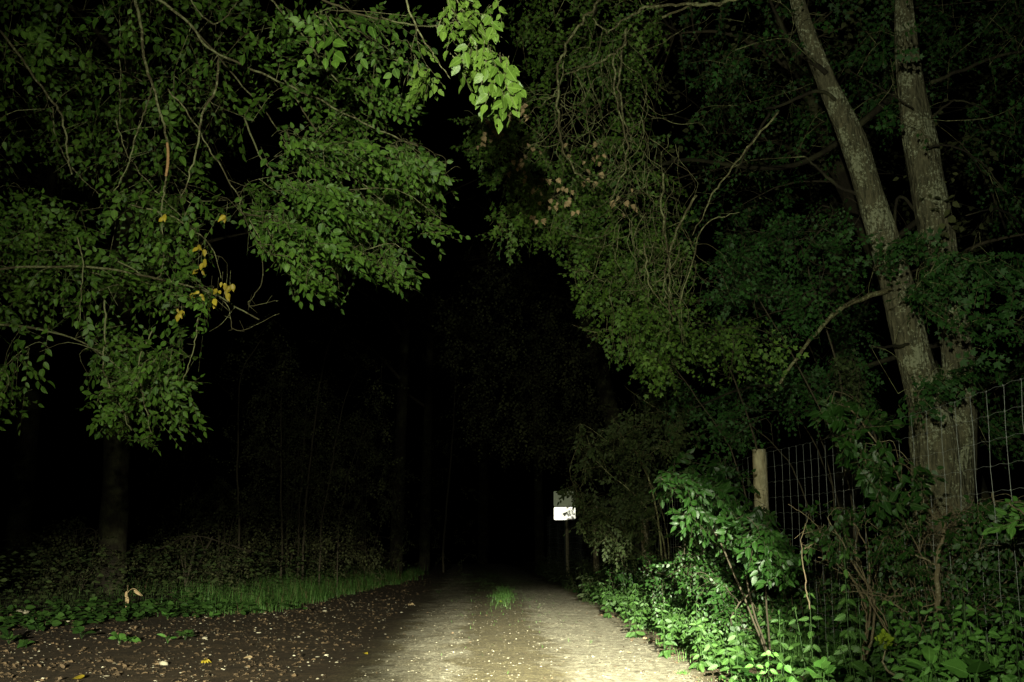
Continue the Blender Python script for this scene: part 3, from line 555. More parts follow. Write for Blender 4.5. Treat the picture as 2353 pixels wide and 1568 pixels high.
# ------------------------------------------------------------------ fence
FH = 2.22
fz = lambda y: gz(fence_x(y), y)
fence = thing('wire_fence', (fence_x(13), 13, fz(13)), 'tall galvanised wire mesh fence on wooden posts along the right verge', 'fence')
mb = MB(); ys = np.arange(4.2, 46, .26); A = []; B = []
def fp(y, h): return np.array([fence_x(y)+.025*math.sin(y*1.7), y, .12+h+.02*math.sin(y*.9+h)])
hs = [0.02, .12, .22, .34, .46, .60, .76, .93, 1.10, 1.27, 1.44, 1.61, 1.78, 1.95, FH-.10]
for y in ys:
    pts = [fp(y+.012*math.sin(9*h+y*5), h) for h in np.linspace(0, FH-.1, 9)]
    pts = [p+np.array([0, R.normal()*.006, 0]) for p in pts]; tube(mb, pts, [.0015, .0015], 4, 9)
for h in hs:
    pts = []
    for i, y in enumerate(np.arange(4.2, 45.9, .13)): pts.append(fp(y, h)+np.array([0, 0, .006*(1 if i % 2 else -1)]))
    A = np.array(pts[:-1]); B = np.array(pts[1:]); twigs(mb, A, B, .0012, .0012, 0)
KN = np.array([fp(y, h) for y in ys for h in hs]); rocks(mb, KN, np.full(len(KN), .0045), np.full(len(KN), .5))
mb.build('wire_mesh', M['wire'], fence)
for y, r, dx in ((13.0, .085, 0), (21.2, .075, 0), (28.8, .075, 0), (36.5, .075, 0), (5.0, .08, 0)):
    mb = MB(); x = fence_x(y)-.09; z = gz(x, y)-.1; pts = [(x+.015, y, z), (x, y, 1.2), (x-.01+dx, y, FH+.07)]
    tube(mb, pts, [r, r*.96, r*.9], 28, 60, 0, 0, .05)
    mb.build('fence_post', M['post'], fence)
# ------------------------------------------------------------------ sign
def rrect(w, h, r, n=5):
    p = []
    for cx, cy, a0 in ((w/2-r, h/2-r, 0), (-w/2+r, h/2-r, 90), (-w/2+r, -h/2+r, 180), (w/2-r, -h/2+r, 270)):
        for i in range(n+1): a = math.radians(a0+90*i/n); p.append((cx+r*math.cos(a), cy+r*math.sin(a)))
    return p
def plate(mb, o, w, h, r, th, rot, m=0, hollow=0):
    P = rrect(w, h, r); n = len(P); X = np.array([math.cos(rot), math.sin(rot), 0]); Yn = np.array([math.sin(rot), -math.cos(rot), 0])
    def at(p, d): return o+X*p[0]+UP*p[1]+Yn*d
    if hollow:
        Q = rrect(w-2*hollow, h-2*hollow, max(.005, r-hollow)); V = [at(p, th) for p in P]+[at(p, th) for p in Q]+[at(p, 0) for p in P]+[at(p, 0) for p in Q]; f = []
        for i in range(n): j = (i+1) % n; f += [(i, j, n+j), (i, n+j, n+i), (2*n+i, i, j), (2*n+i, j, 2*n+j), (n+i, n+j, 3*n+j), (n+i, 3*n+j, 3*n+i)]
    else:
        V = [at(p, th) for p in P]+[at(p, 0) for p in P]+[at((0, 0), th), at((0, 0), 0)]; f = []
        for i in range(n): j = (i+1) % n; f += [(2*n, i, j), (2*n+1, n+j, n+i), (i, n+i, n+j), (i, n+j, j)]
    mb.add(np.array(V), f, None, None, m)
so = U(1297, 1242, 36); so[2] = gz(so[0], so[1]); sd = 36.0; spx = sd*K/F
sign = thing('road_sign', so, 'two-plate sign on a thin steel post, lower plate glaring white', 'sign')
up_c = U(1297, 1146, sd); lo_c = U(1297.5, 1180, sd)
ROT = math.atan2(so[0], so[1])*-1
W = 49*spx
mb = MB(); plate(mb, up_c, W, 34*spx, .03, .004, ROT); up = flat(mb.build('upper_plate', M['signgrey'], sign))
mb = MB(); plate(mb, up_c+np.array([0, -.0065, 0]), W-.03, 34*spx-.03, .025, .002, ROT, 0, .012); b = mb.build('border', M['ink'], up); b.location = -np.array(up.location); b.location = (0, 0, 0)
mb = MB(); plate(mb, lo_c, W, 29*spx, .045, .004, ROT); lo = flat(mb.build('lower_plate', M['retro'], sign))
mb = MB(); plate(mb, lo_c+np.array([0, -.0065, 0]), W-.06, 29*spx-.06, .035, .002, ROT, 0, .014); mb.build('border', M['line'], lo)
mb = MB(); tube(mb, [so+np.array([.02, .04, -.2]), np.array([so[0]+.01, so[1]+.04, 1.2]), up_c+np.array([0, .04, .2])], [.03, .03, .03], 10, 10); mb.build('post', M['steel'], sign)
# text on the upper plate
cu = bpy.data.curves.new('sign_lettering', 'FONT'); cu.body = 'Privat'; cu.size = .135; cu.align_x = 'CENTER'; cu.extrude = .001
to = bpy.data.objects.new('lettering', cu); COL.objects.link(to); me = bpy.data.meshes.new_from_object(to); bpy.data.objects.remove(to)
to = bpy.data.objects.new('lettering', me); COL.objects.link(to); me.materials.append(M['ink']); to.parent = up
to.rotation_euler = (math.pi/2, 0, ROT); to.location = up_c+np.array([-.03, -.009, .10])-so
# ------------------------------------------------------------------ right verge: undergrowth mass
def herb(mb, base, h, lean, pairs, llen, tmpl, mi=0, tm=1, taper=.55, droop=.3, sr=.003, upn=.55):
    base = np.array(base, float); top = base+np.array([lean[0], lean[1], h]); mid = (base+top)/2+np.array([-lean[0]*.2, 0, 0])
    pth = smooth_path([base, mid, top], pairs+2); n = len(pth)
    twigs(mb, pth[:-1], pth[1:], sr, sr*.8, tm); a0 = R.random()*6.28; t0 = R.random()*.5
    for k in range(1, n):
        s = k/(n-1); a = a0+k*1.57+R.normal()*.35; l = llen*(1-taper*s**2)*(.8+.4*R.random())
        for sg in (0, math.pi):
            d = np.array([math.cos(a+sg), math.sin(a+sg), .15*s-droop-.3+R.normal()*.3]); nn = unit(np.array([-math.cos(a+sg)*.4, -math.sin(a+sg)*.4-.6, upn])[None]+rnd(1)*.3)
            leaves(mb, pth[k][None]+unit(d[None])*llen*.12, d[None], nn, l, tmpl, np.clip(t0+.5*R.random(1), 0, 1), mi)
def verge(n, y0, y1, x0, x1, hmin, hmax, llen, tmpl, mats_, name, label, pairs=7, seed=0, cat='undergrowth'):
    mb = MB()
    for _ in range(n):
        y = near_y(y0, y1); u = R.random(); e = right_edge(y); f = fence_x(y)+x1; x = e+x0+(f-e-x0)*u; 
        if y < 11.6 and x < e+1.0: continue
        h = hmin+(hmax-hmin)*(.25+.75*u)*R.uniform(.6, 1.1)
        herb(mb, (x, y, gz(x, y)), h, (R.normal()*.13-.16*(1-u), R.normal()*.13), pairs, llen*R.uniform(.7, 1.2), tmpl)
    return tag(mb.build(name, mats_), label, cat, None, 'stuff')
verge(620, 9.0, 27, .02, .1, .22, .85, .125, T_NET, [M['nettle'], M['nettle']], 'nettle_undergrowth', 'thick belt of nettles along the right edge of the lane', 9)
verge(620, 8.5, 30, .45, .35, .35, 1.15, .08, T_OV, [M['shrub'], M['pale_twig']], 'bramble_undergrowth', 'dark tangled undergrowth between nettles and wire fence', 9)
verge(300, 22, 48, .1, .5, .35, 1.1, .10, T_NET, [M['under'], M['twig']], 'far_undergrowth', 'dim distant undergrowth beside the lane below the sign', 6)
mb = MB()
for _ in range(700):
    y = near_y(8, 30); x = right_edge(y)+R.uniform(.0, 1.3); p = np.array([[x, y, gz(x, y)+.03+.05*R.random()]]); n = 4
    P = p+R.normal(size=(n, 3))*np.array([.06, .06, .015]); D = rnd(n); D[:, 2] = .1; leaves(mb, P, D, unit(UP+rnd(n)*.4+TOCAM*.3), .05+.05*R.random(n), T_ROUND, R.random(n)*.6)
tag(mb.build('ground_cover', [M['shrub']]), 'low round-leaved ground cover creeping under the nettles', 'ground cover', None, 'stuff')
mb = MB()
for _ in range(190):
    y = random.uniform(4.7, 9); x = random.uniform(1.7, 3.0)
    if x/y < .345: continue
    herb(mb, (x, y, gz(x, y)), random.uniform(.35, .80), (R.normal()*.15, R.normal()*.12), 9, .11, T_NET)
tag(mb.build('foreground_nettles', [M['broad'], M['nettle']]), 'dense mass of bright nettles filling the bottom right corner', 'undergrowth', None, 'stuff')
# shrubs along the fence
def shrub(base, label, polys, leaf, tm, mt, stems, name='shrub', cat='shrub', face=.75, L=.2, ns=8, nl=6, twigm='pale_twig', cr=.12, droop=.4):
    base = (base[0], base[1], gz(base[0], base[1])); t = thing(name, base, label, cat); sk = []
    for s in stems:
        mb = MB(); pts = [np.array(base)]+[np.array(p, float) for p in s]; r = .009+.004*random.random(); sk.append(tube(mb, pts, [r, r*.7, r*.35], 6, 22, 0, .006)); mb.build('stem', M[twigm], t)
    SK = np.vstack(sk); mb = MB()
    for poly, d0, d1, n in polys: crown(mb, poly, d0, d1, n, SK, ns, nl, leaf, tm, L, cr, 0, face, droop)
    mb.build('foliage', [M[mt], M[twigm]], t); return t
shrub((2.55, 11.6), 'glossy dogwood shrub spreading left of the wooden fence post', [([(1500, 1090), (1560, 1040), (1640, 1030), (1715, 1060), (1745, 1110), (1740, 1160), (1700, 1190), (1690, 1280), (1620, 1240), (1530, 1200), (1560, 1150), (1510, 1120)], 10.8, 12.4, 46), ([(1680, 1180), (1760, 1150), (1790, 1220), (1850, 1280), (1850, 1330), (1790, 1340), (1700, 1290)], 10.2, 11.6, 48)], .095, T_ELD, 'shrub', [[U(1720, 1350, 11.4), U(1700, 1180, 11.4), U(1660, 1080, 11.4)], [U(1680, 1300, 11.4), U(1600, 1150, 11.3), U(1540, 1090, 11.2)], [U(1760, 1330, 11.2), U(1800, 1280, 11.2), U(1840, 1290, 11)]], name='dogwood_shrub', twigm='dark_twig')
shrub((3.0, 10.3), 'bright elder shoot with large leaflets rising in front of the forked trunk', [([(1885, 930), (1920, 905), (1965, 905), (2040, 950), (2045, 1000), (1985, 990), (1965, 1060), (1940, 1050), (1920, 990), (1890, 970)], 8.3, 8.9, 26), ([(1960, 1010), (2050, 1010), (2110, 1060), (2150, 1080), (2130, 1130), (2060, 1180), (2000, 1170), (1980, 1120), (1950, 1060)], 8.3, 9, 34)], .105, T_ELD, 'shrub', [[U(2120, 1250, 9.2), U(2080, 1120, 8.8), U(2010, 1010, 8.6), U(1950, 930, 8.5)], [U(2100, 1200, 9), U(2060, 1130, 8.8), U(1990, 1070, 8.6)]], name='elder_shrub', L=.22, ns=6, nl=5)
shrub((2.75, 9.4), 'small twiggy shrub with dull leaves against the dark fence mesh', [([(1850, 1170), (1900, 1140), (1980, 1160), (1975, 1200), (1930, 1230), (1980, 1290), (1940, 1310), (1860, 1270), (1875, 1220)], 8.8, 9.4, 22)], .062, T_OV, 'shrub', [[U(2010, 1400, 9.2), U(1960, 1290, 9.1), U(1900, 1190, 9)], [U(2000, 1380, 9.2), U(1990, 1260, 9.1), U(1960, 1200, 9)], [U(1990, 1400, 9.2), U(1930, 1300, 9.1), U(1880, 1280, 9)]], L=.14, ns=6, nl=5)
shrub((3.35, 8.8), 'low hedge shrub with small leaves under and right of the forked trunk', [([(1990, 1180), (2130, 1130), (2160, 1180), (2110, 1260), (2140, 1320), (2060, 1330), (2000, 1280), (1990, 1230)], 8.3, 9.2, 34), ([(2150, 1190), (2240, 1140), (2340, 1150), (2400, 1150), (2400, 1450), (2250, 1440), (2180, 1400), (2200, 1280)], 7.6, 9.2, 110)], .05, T_OV, 'shrub', [[U(2160, 1420, 8.8), U(2120, 1280, 8.7), U(2080, 1200, 8.6)], [U(2200, 1420, 8.7), U(2250, 1280, 8.4), U(2320, 1180, 8.2)], [U(2220, 1430, 8.4), U(2320, 1330, 8.2), U(2390, 1280, 8)]], L=.2, ns=8, nl=8, cr=.15)
shrub((3.1, 6.6), 'fresh bright sprig with big leaves at the right edge of the frame', [([(2290, 1150), (2400, 1120), (2400, 1210), (2300, 1210)], 6.4, 6.8, 9)], .09, T_ELD, 'broad', [[U(2400, 1300, 6.7), U(2370, 1200, 6.6), U(2320, 1160, 6.5)]], L=.14, ns=4, nl=4)
shrub((2.45, 12.6), 'leafy bramble mound below the dogwood, above the nettle belt', [([(1390, 1300), (1480, 1265), (1500, 1390), (1410, 1360)], 19, 23, 45), ([(1480, 1265), (1600, 1290), (1630, 1450), (1500, 1400)], 14.5, 17.5, 60), ([(1540, 1200), (1690, 1190), (1850, 1320), (1700, 1400), (1540, 1350)], 12, 14.5, 70), ([(1590, 1290), (1700, 1300), (1840, 1340), (1850, 1450), (1720, 1490), (1630, 1450)], 11.6, 13.5, 75)], .06, T_OV, 'shrub', [[U(1690, 1400, 12.4), U(1600, 1340, 14), U(1500, 1310, 17)], [U(1680, 1420, 11.6), U(1740, 1350, 11.4), U(1800, 1350, 11.2)]], L=.22, ns=8, nl=7, cr=.18, twigm='dark_twig')
# dry twigs bush and cut hazel stump
def bare(base, label, paths, name, mt='pale_twig', d=9.0, tw=.12, cat='shrub'):
    base = (base[0], base[1], gz(base[0], base[1])); t = thing(name, base, label, cat)
    for pts, r in paths:
        P = branch(t, pth3(pts, d), [r, r*.75, r*.35], mt=mt, sides=6, wob=.008, name='branch')
    return t
bare((2.9, 9.2), 'bleached bare twigs of a dead bush leaning left in front of the fence', [([(2060, 1480), (2010, 1400), (1960, 1330), (1900, 1260), (1870, 1200), (1810, 1155)], .005), ([(2050, 1470), (2000, 1380), (1975, 1290), (1930, 1200)], .005), ([(2040, 1440), (1985, 1330), (1965, 1260), (1990, 1170)], .005), ([(2100, 1420), (2040, 1380), (1980, 1360), (1930, 1360)], .006), ([(2130, 1370), (2060, 1370), (2000, 1360), (1950, 1340)], .005), ([(1995, 1420), (1960, 1330), (1920, 1310), (1900, 1290)], .004), ([(1860, 1400), (1850, 1330), (1840, 1250), (1858, 1180)], .006), ([(1848, 1260), (1880, 1240), (1890, 1200)], .004), ([(2110, 1500), (2090, 1430), (2060, 1390), (2040, 1300)], .004), ([(2080, 1460), (2075, 1400), (2110, 1330), (2080, 1280)], .004), ([(2000, 1360), (2020, 1300), (2060, 1260)], .003), ([(2040, 1380), (2075, 1330), (2070, 1290)], .003)], 'dead_bush')
st = bare((3.6, 9.0), 'pale pollarded hedge stump with a frayed top in front of the forked trunk', [([(2165, 1600), (2160, 1440), (2158, 1390), (2155, 1300), (2165, 1240), (2172, 1200)], .028), ([(2165, 1240), (2185, 1200), (2190, 1165)], .010), ([(2155, 1300), (2110, 1280), (2080, 1270)], .009), ([(2160, 1400), (2130, 1420), (2100, 1500), (2090, 1560)], .006), ([(2155, 1385), (2120, 1400), (2110, 1470)], .005), ([(2180, 1560), (2170, 1460), (2165, 1410)], .012), ([(2168, 1210), (2130, 1170), (2110, 1130)], .006), ([(2170, 1210), (2220, 1170), (2240, 1150)], .006), ([(2200, 1180), (2240, 1230), (2265, 1330)], .008), ([(2280, 1130), (2300, 1220), (2330, 1310), (2340, 1350)], .010)], 'hedge_stump', d=8.6)
mb = MB(); c = U(2170, 1200, 8.6); n = 190; A = c+R.normal(size=(n, 3))*np.array([.05, .05, .06]); twigs(mb, A, A+rnd(n)*np.array([.16, .1, .12]), .0022, .001, 0); mb.build('frayed_top', M['pale_twig'], st)
# foreground plants, right
def plant(x, y, d, h, label, llen, tmpl, mt, stems=3, pairs=6, name='nettle_plant', cat='plant', spread=.12, droop=.3, group=None):
    top = U(x, y, d); b = np.array([top[0], d, gz(top[0], d)]); h = top[2]-b[2]; t = thing(name, b, label, cat, group); ms = MB(); ml = MB()
    for i in range(stems):
        k = 1-.28*i/max(1, stems-1)*(1 if i else 0); off = R.normal(size=2)*spread*(0 if i == 0 else 1); tmp = MB()
        herb(tmp, b+np.array([off[0]*.4, off[1]*.4, 0]), h*k, (off[0], off[1]), int(pairs*k+1), llen, tmpl, 0, 1, droop=droop, sr=.004)
        for v, f, tt, uv, m in zip(tmp.v, tmp.f, tmp.t, tmp.uv, tmp.m):
            (ml if m[0] == 0 else ms).add(v, f-f.min(), tt, uv, 0)
        ms.build('stem', M['nettle'], t); ms = MB()
    ml.build('leaves', M[mt], t); return t
G = 'nettle and weed plants in the right foreground'
for x, y, d, ll, tm, mt, s, p, l in [
    (2215, 1385, 6.0, .12, T_NET, 'broad', 3, 9, 'tall bright nettle in the right corner, its tip just below the stump foot'),
    (2330, 1400, 5.8, .11, T_NET, 'broad', 3, 9, 'bright nettle at the far right bottom corner'),
    (2130, 1470, 6.4, .11, T_NET, 'broad', 2, 6, 'bright weed left of the corner nettles'),
    (2265, 1450, 5.4, .12, T_ELD, 'broad', 3, 7, 'broad-leaved weed between the two corner nettles'),
    (1940, 1270, 8.2, .13, T_NET, 'nettle', 2, 9, 'upright nettle with long leaves below the small twiggy shrub'),
    (1975, 1420, 7.8, .10, T_NET, 'nettle', 3, 6, 'pale nettle behind the yellow seedling'),
    (2040, 1400, 8.0, .10, T_NET, 'nettle', 3, 6, 'pale drooping nettle left of the stump foot'),
    (1860, 1360, 9.0, .11, T_NET, 'nettle', 3, 7, 'serrated nettle right of the bramble mound'),
    (1790, 1400, 9.8, .10, T_NET, 'nettle', 3, 6, 'nettle standing above the grass tussock'),
    (1690, 1390, 10.6, .10, T_NET, 'nettle', 3, 6, 'broad nettle at the middle of the right verge'),
    (1600, 1385, 11.6, .10, T_NET, 'nettle', 4, 6, 'nettle clump overhanging the gravel where the verge bulges'),
    (1525, 1370, 12.8, .10, T_NET, 'nettle', 4, 6, 'drooping grey-green nettle at the left tip of the verge bulge'),
    (1460, 1340, 15.5, .10, T_NET, 'nettle', 4, 6, 'nettle clump further up the right lane edge'),
    (1400, 1320, 19, .11, T_NET, 'nettle', 4, 6, 'dim nettle clump near the lane edge before the sign'),
    (1345, 1285, 25, .15, T_NARROW, 'under', 5, 8, 'fern-like weed standing at the foot of the sign post'),
    (1900, 1480, 8.6, .09, T_ROUND, 'broad', 3, 4, 'low round-leaved weed between the two grass tussocks'),
    (1765, 1500, 9.6, .10, T_NET, 'broad', 3, 4, 'low weed at the gravel edge left of the grass tussock')]:
    plant(x, y, d, 0, l, ll, tm, mt, s, p, group=G)
# dock with big flat leaves
def rosette(x, y, d, n, ll, tmpl, mt, label, name, cat='plant', elev=.35, group=None, base=None):
    c = U(x, y, d) if base is None else base; b = np.array([c[0], c[1], gz(c[0], c[1])]); t = thing(name, b, label, cat, group); mb = MB(); ms = MB()
    a = np.arange(n)*2.4+R.random()*6; top = c if base is None else b+UP*ll*.5
    P = top+np.stack([np.cos(a), np.sin(a), np.zeros(n)], 1)*ll*.18+R.normal(size=(n, 3))*ll*.08
    D = np.stack([np.cos(a), np.sin(a), elev+.3*R.normal(size=n)], 1); N = unit(UP*1.0+TOCAM*.55+rnd(n)*.3)
    leaves(mb, P, D, N, ll*(.7+.5*R.random(n)), tmpl, R.random(n)); twigs(mb, np.repeat(b[None], n, 0), P, .004, .0025, 0)
    mb.build('leaves', M[mt], t); return t
rosette(2130, 1535, 5.6, 7, .13, T_ELD, 'broad', 'dock with one very large flat leaf at the bottom edge', 'dock_plant')
rosette(2240, 1545, 5.3, 8, .12, T_ROUND, 'broad', 'round-leaved dock at the bottom edge below the corner nettles', 'dock_plant')
rosette(1880, 1545, 8.2, 12, .12, T_ROUND, 'broad', 'pale hairy rosette in front of the right grass tussock', 'weed_rosette')
rosette(2000, 1550, 7.6, 9, .12, T_NET, 'nettle', 'dull rosette at the bottom right of the grass tussock', 'weed_rosette')
t = shrub((2.95, 8.0), 'small seedling with lime yellow leaves right of the grass tussock', [([(2010, 1460), (2050, 1450), (2060, 1500), (2040, 1530), (2015, 1520)], 7.7, 7.9, 7)], .055, T_ROUND, 'lime', [[U(2040, 1540, 7.8), U(2035, 1490, 7.8)]], name='seedling', L=.07, ns=3, nl=4, cr=.03, face=1.5)
# grass
def blades(mb, B, H, lean, w, seg=4, m=0):
    n = len(B); a = R.random(n)*6.283; d = np.stack([np.cos(a), np.sin(a), np.zeros(n)], 1); s = np.stack([-np.sin(a), np.cos(a), np.zeros(n)], 1); V = []
    for k in range(seg+1):
        t = k/seg; c = B+d*(lean*H*t**2)[:, None]+UP*(H*(t-.38*t*t*np.minimum(1, lean*1.3)))[:, None]; ww = w*(1-t)**.7*.5
        if k < seg: V += [c-s*ww[:, None], c+s*ww[:, None]]
        else: V += [c]
    k = 2*seg+1; V = np.stack(V, 1); f = []
    for i in range(seg-1): f += [(2*i, 2*i+1, 2*i+3), (2*i, 2*i+3, 2*i+2)]
    f += [(2*seg-2, 2*seg-1, 2*seg)]
    mb.add(V.reshape(-1, 3), (np.array(f)[None]+(np.arange(n)*k)[:, None, None]).reshape(-1, 3), np.repeat(R.random(n), k), None, m)
def gfield(n, f, h0, h1, w, name, label, mt='grass'):
    mb = MB(); P = scatter(n, f); nn = np.array([noise.noise(Vector((p[0]*1.2, p[1]*1.2, 5))) for p in P]); k = nn+.5*R.normal(size=len(nn))*.3 > -.12; P = P[k]; nn = nn[k]
    blades(mb, P, (h0+(h1-h0)*R.random(len(P))**1.5)*(.8+nn), .2+.8*R.random(len(P)), np.full(len(P), w)); return tag(mb.build(name, M[mt]), label, 'grass', None, 'stuff')
def gleft():
    y = near_y(19.5, 46); x = left_edge(y)+.30+.7*noise.noise(Vector((y*.7, 3, 3)))-random.expovariate(.9)+random.gauss(0, .12)
    if y < 23 and x < -5.5+random.gauss(0, .5): return None
    return x, y
gfield(20000, gleft, .12, .50, .010, 'grass', 'unmown green grass along the left verge beside the earth strip')
gfield(2600, gleft, .10, .55, .006, 'dry_grass', 'scattered bleached dry stalks among the left verge grass', 'litter')
gfield(5000, lambda: (lambda y: (left_edge(y)-random.uniform(0, 5), y))(near_y(17, 34)), .06, .35, .008, 'grass', 'thin dim grass under the trees at far left', 'under')
gfield(3500, lambda: (lambda y: (right_edge(y)+random.gauss(.15, .18), y))(near_y(8, 40)), .04, .20, .006, 'grass', 'short ragged grass along the right edge of the gravel')
gfield(3200, lambda: (lambda y: (lane_c(y)-.05+random.gauss(0, .75), y))(random.gauss(36, 8)), .03, .07, .008, 'grass', 'sparse short grass on the crown of the lane')
def tussock(x, y, n, h, sp, label, w=.006, ysp=None, lean=.9):
    p = ground_at(x, y); mb = MB(); B = np.stack([p[0]+R.normal(size=n)*sp, p[1]+R.normal(size=n)*(ysp or sp), np.zeros(n)], 1); B[:, 2] = [gz(a, b) for a, b in B[:, :2]]
    blades(mb, B, h*(.45+.65*R.random(n)), .15+lean*R.random(n), np.full(n, w), 5); o = (p[0], p[1], gz(p[0], p[1]))
    return tag(mb.build('grass_tuft', M['grass'], None, o), label, 'grass tuft', 'grass tufts by the lane')
tussock(1155, 1370, 1100, .12, .12, 'isolated green grass tuft growing in the middle of the lane', .007, 2.2)
tussock(1835, 1540, 520, .42, .07, 'long arching grass tussock on the right verge near the gravel', .007)
tussock(1955, 1545, 520, .42, .10, 'second arching grass tussock, to the right beside the yellow seedling', .007)
tussock(1680, 1530, 160, .12, .04, 'thin short grass tuft standing alone on the lane edge', .005)
tussock(1570, 1552, 120, .06, .02, 'tiny grass tuft on the pale gravel at the bottom edge', .005)
tussock(655, 1395, 300, .35, .12, 'pale grass tuft standing out at the near end of the left grass verge', .008)
# ------------------------------------------------------------------ left verge plants
G2 = 'low green plants on the left verge'
for x, y, n, ll, tm, l in [(85, 1452, 7, .13, T_ROUND, 'dark low plant by itself on the dirt at the left edge'), (187, 1468, 5, .15, T_ROUND, 'single round-leaved green plant below the verge greenery'), (275, 1482, 4, .14, T_ROUND, 'left one of the small round-leaved pair on the dirt'), (300, 1478, 4, .12, T_ROUND, 'right one of the small round-leaved pair on the dirt'), (425, 1472, 8, .13, T_MAP, 'three-leaf green plant right of the small pair'), (385, 1480, 4, .12, T_NET, 'small pointed plant next to a grey stone'), (385, 1425, 4, .14, T_OV, 'light green leafy sprig between verge greenery and chips'), (487, 1422, 3, .11, T_OV, 'single upright green leaf behind the pale chips'), (20, 1480, 8, .16, T_ROUND, 'dark leafy plant cut by the left frame edge'), (60, 1490, 5, .12, T_ROUND, 'little dark plant at the lower far left'), (440, 1388, 9, .18, T_MAP, 'broad low plant at the right end of the verge greenery'), (310, 1410, 10, .16, T_NET, 'leafy plant in front of the verge greenery'), (200, 1400, 10, .18, T_ROUND, 'taller leafy plant left of a withered stalk'), (130, 1400, 9, .15, T_NET, 'pointed leafy plant near the left end of the verge greenery')]:
    rosette(0, 0, 0, n, ll, tm, 'nettle' if n > 4 else 'broad', l, 'low_plant', group=G2, base=ground_at(x, y))
def creeper(n, f, s0, s1, hz, mt, name, label, tm=T_ROUND):
    mb = MB(); P = scatter(n, f); P[:, 2] += .03+hz*R.random(n); D = rnd(n); D[:, 2] = .05
    leaves(mb, P, D, unit(UP+rnd(n)*.5+TOCAM*.4), s0+(s1-s0)*R.random(n), tm, R.random(n)); return tag(mb.build(name, M[mt]), label, 'ground cover', None, 'stuff')
creeper(1500, lambda: (lambda y: (left_edge(y)+random.gauss(-.4, .5), y) )(random.uniform(15.5, 22)), .07, .15, .16, 'nettle', 'ivy_cover', 'leafy green ground cover along the left verge')
creeper(9000, lambda: (lambda y: (left_edge(y)-random.uniform(0, 9)**1.1, y))(near_y(18, 46)), .06, .13, .95, 'under', 'woodland_undergrowth', 'dim woodland undergrowth behind the left grass verge', T_SMALL)
# withered stalk
wp = ground_at(290, 1412); mb = MB(); wb = np.array([wp[0], wp[1], gz(wp[0], wp[1])])
tube(mb, [wb, wb+[-.02, 0, .3], wb+[.1, 0, .42], wb+[.26, 0, .30]], [.006, .005, .003], 5, 16); tube(mb, [wb, wb+[.0, 0, .3], wb+[.0, 0, .50]], [.006, .005, .003], 5, 16)
leaves(mb, wb+np.array([[-.02, 0, .38], [.0, 0, .30], [.1, 0, .40]]), np.array([[0, 0, -1.], [.1, 0, -1], [.5, 0, -.4]]), np.array([[0, -1., .1]]*3), .16, T_NARROW, np.array([.5, .7, .6]), 0, 2)
tag(mb.build('withered_stalk', M['dead'], None, wb), 'withered orange-brown stalk bent over among the verge greenery', 'dry stalk')
# ------------------------------------------------------------------ left wood: saplings and trunks
def sapling(pts, d, r, label, poly=None, n=30, leaf=.07, group='thin saplings in the left wood', name='sapling'):
    P = pth3(pts, d); b = np.array([P[0][0], P[0][1], gz(P[0][0], P[0][1])]); t = thing(name, b, label, 'sapling', group); mb = MB()
    pp = tube(mb, [b-UP*.05]+P[1:] if P[0][2] < b[2]+.3 else [b-UP*.05]+P, [r, r*.8, r*.35], 7, 30, 0, .012); mb.build('trunk', M['dark_twig'], t)
    mb = MB()
    if poly is None: x0 = pts[-1][0]; y0 = pts[-1][1]; poly = [(x0-90, y0+20), (x0, y0-90), (x0+90, y0-10), (x0+100, 1150), (x0+60, 1330), (x0-110, 1340), (x0-120, 1100)]
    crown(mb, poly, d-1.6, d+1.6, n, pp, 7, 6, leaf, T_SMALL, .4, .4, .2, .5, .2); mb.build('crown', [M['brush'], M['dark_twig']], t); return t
for pts, d, r, l in [([(550, 1200), (545, 1110), (547, 1000), (555, 860), (600, 780)], 22, .022, 'thin sapling farthest left in the wood behind the grass, gently bent'), ([(648, 1240), (646, 1150), (647, 1000), (648, 850)], 24, .026, 'straight pale-barked sapling, second from the left behind the grass'), ([(686, 1260), (690, 1150), (697, 1050), (705, 930)], 25, .024, 'sapling with faint stem just left of the brightest one'), ([(697, 1270), (703, 1150), (715, 1050), (728, 930), (745, 830), (775, 740)], 24, .028, 'brightest sapling stem, forking high up behind the grass'), ([(738, 1210), (755, 1120), (768, 1040), (790, 930), (820, 850)], 23, .018, 'slanting thin sapling right of the brightest stem'), ([(778, 1210), (790, 1150), (800, 1090), (840, 980)], 23, .012, 'thin whip leaning right beside the slanting sapling'), ([(1020, 1240), (1040, 1000), (1050, 820)], 48, .04, 'faint thin stem deep in the wood left of the lane'), ([(410, 1240), (420, 1100), (430, 1000)], 26, .014, 'dark thin sapling beside the thick trunk at left')]:
    sapling(pts, d*1.25 if d < 30 else d, r*1.2, l, n=60)
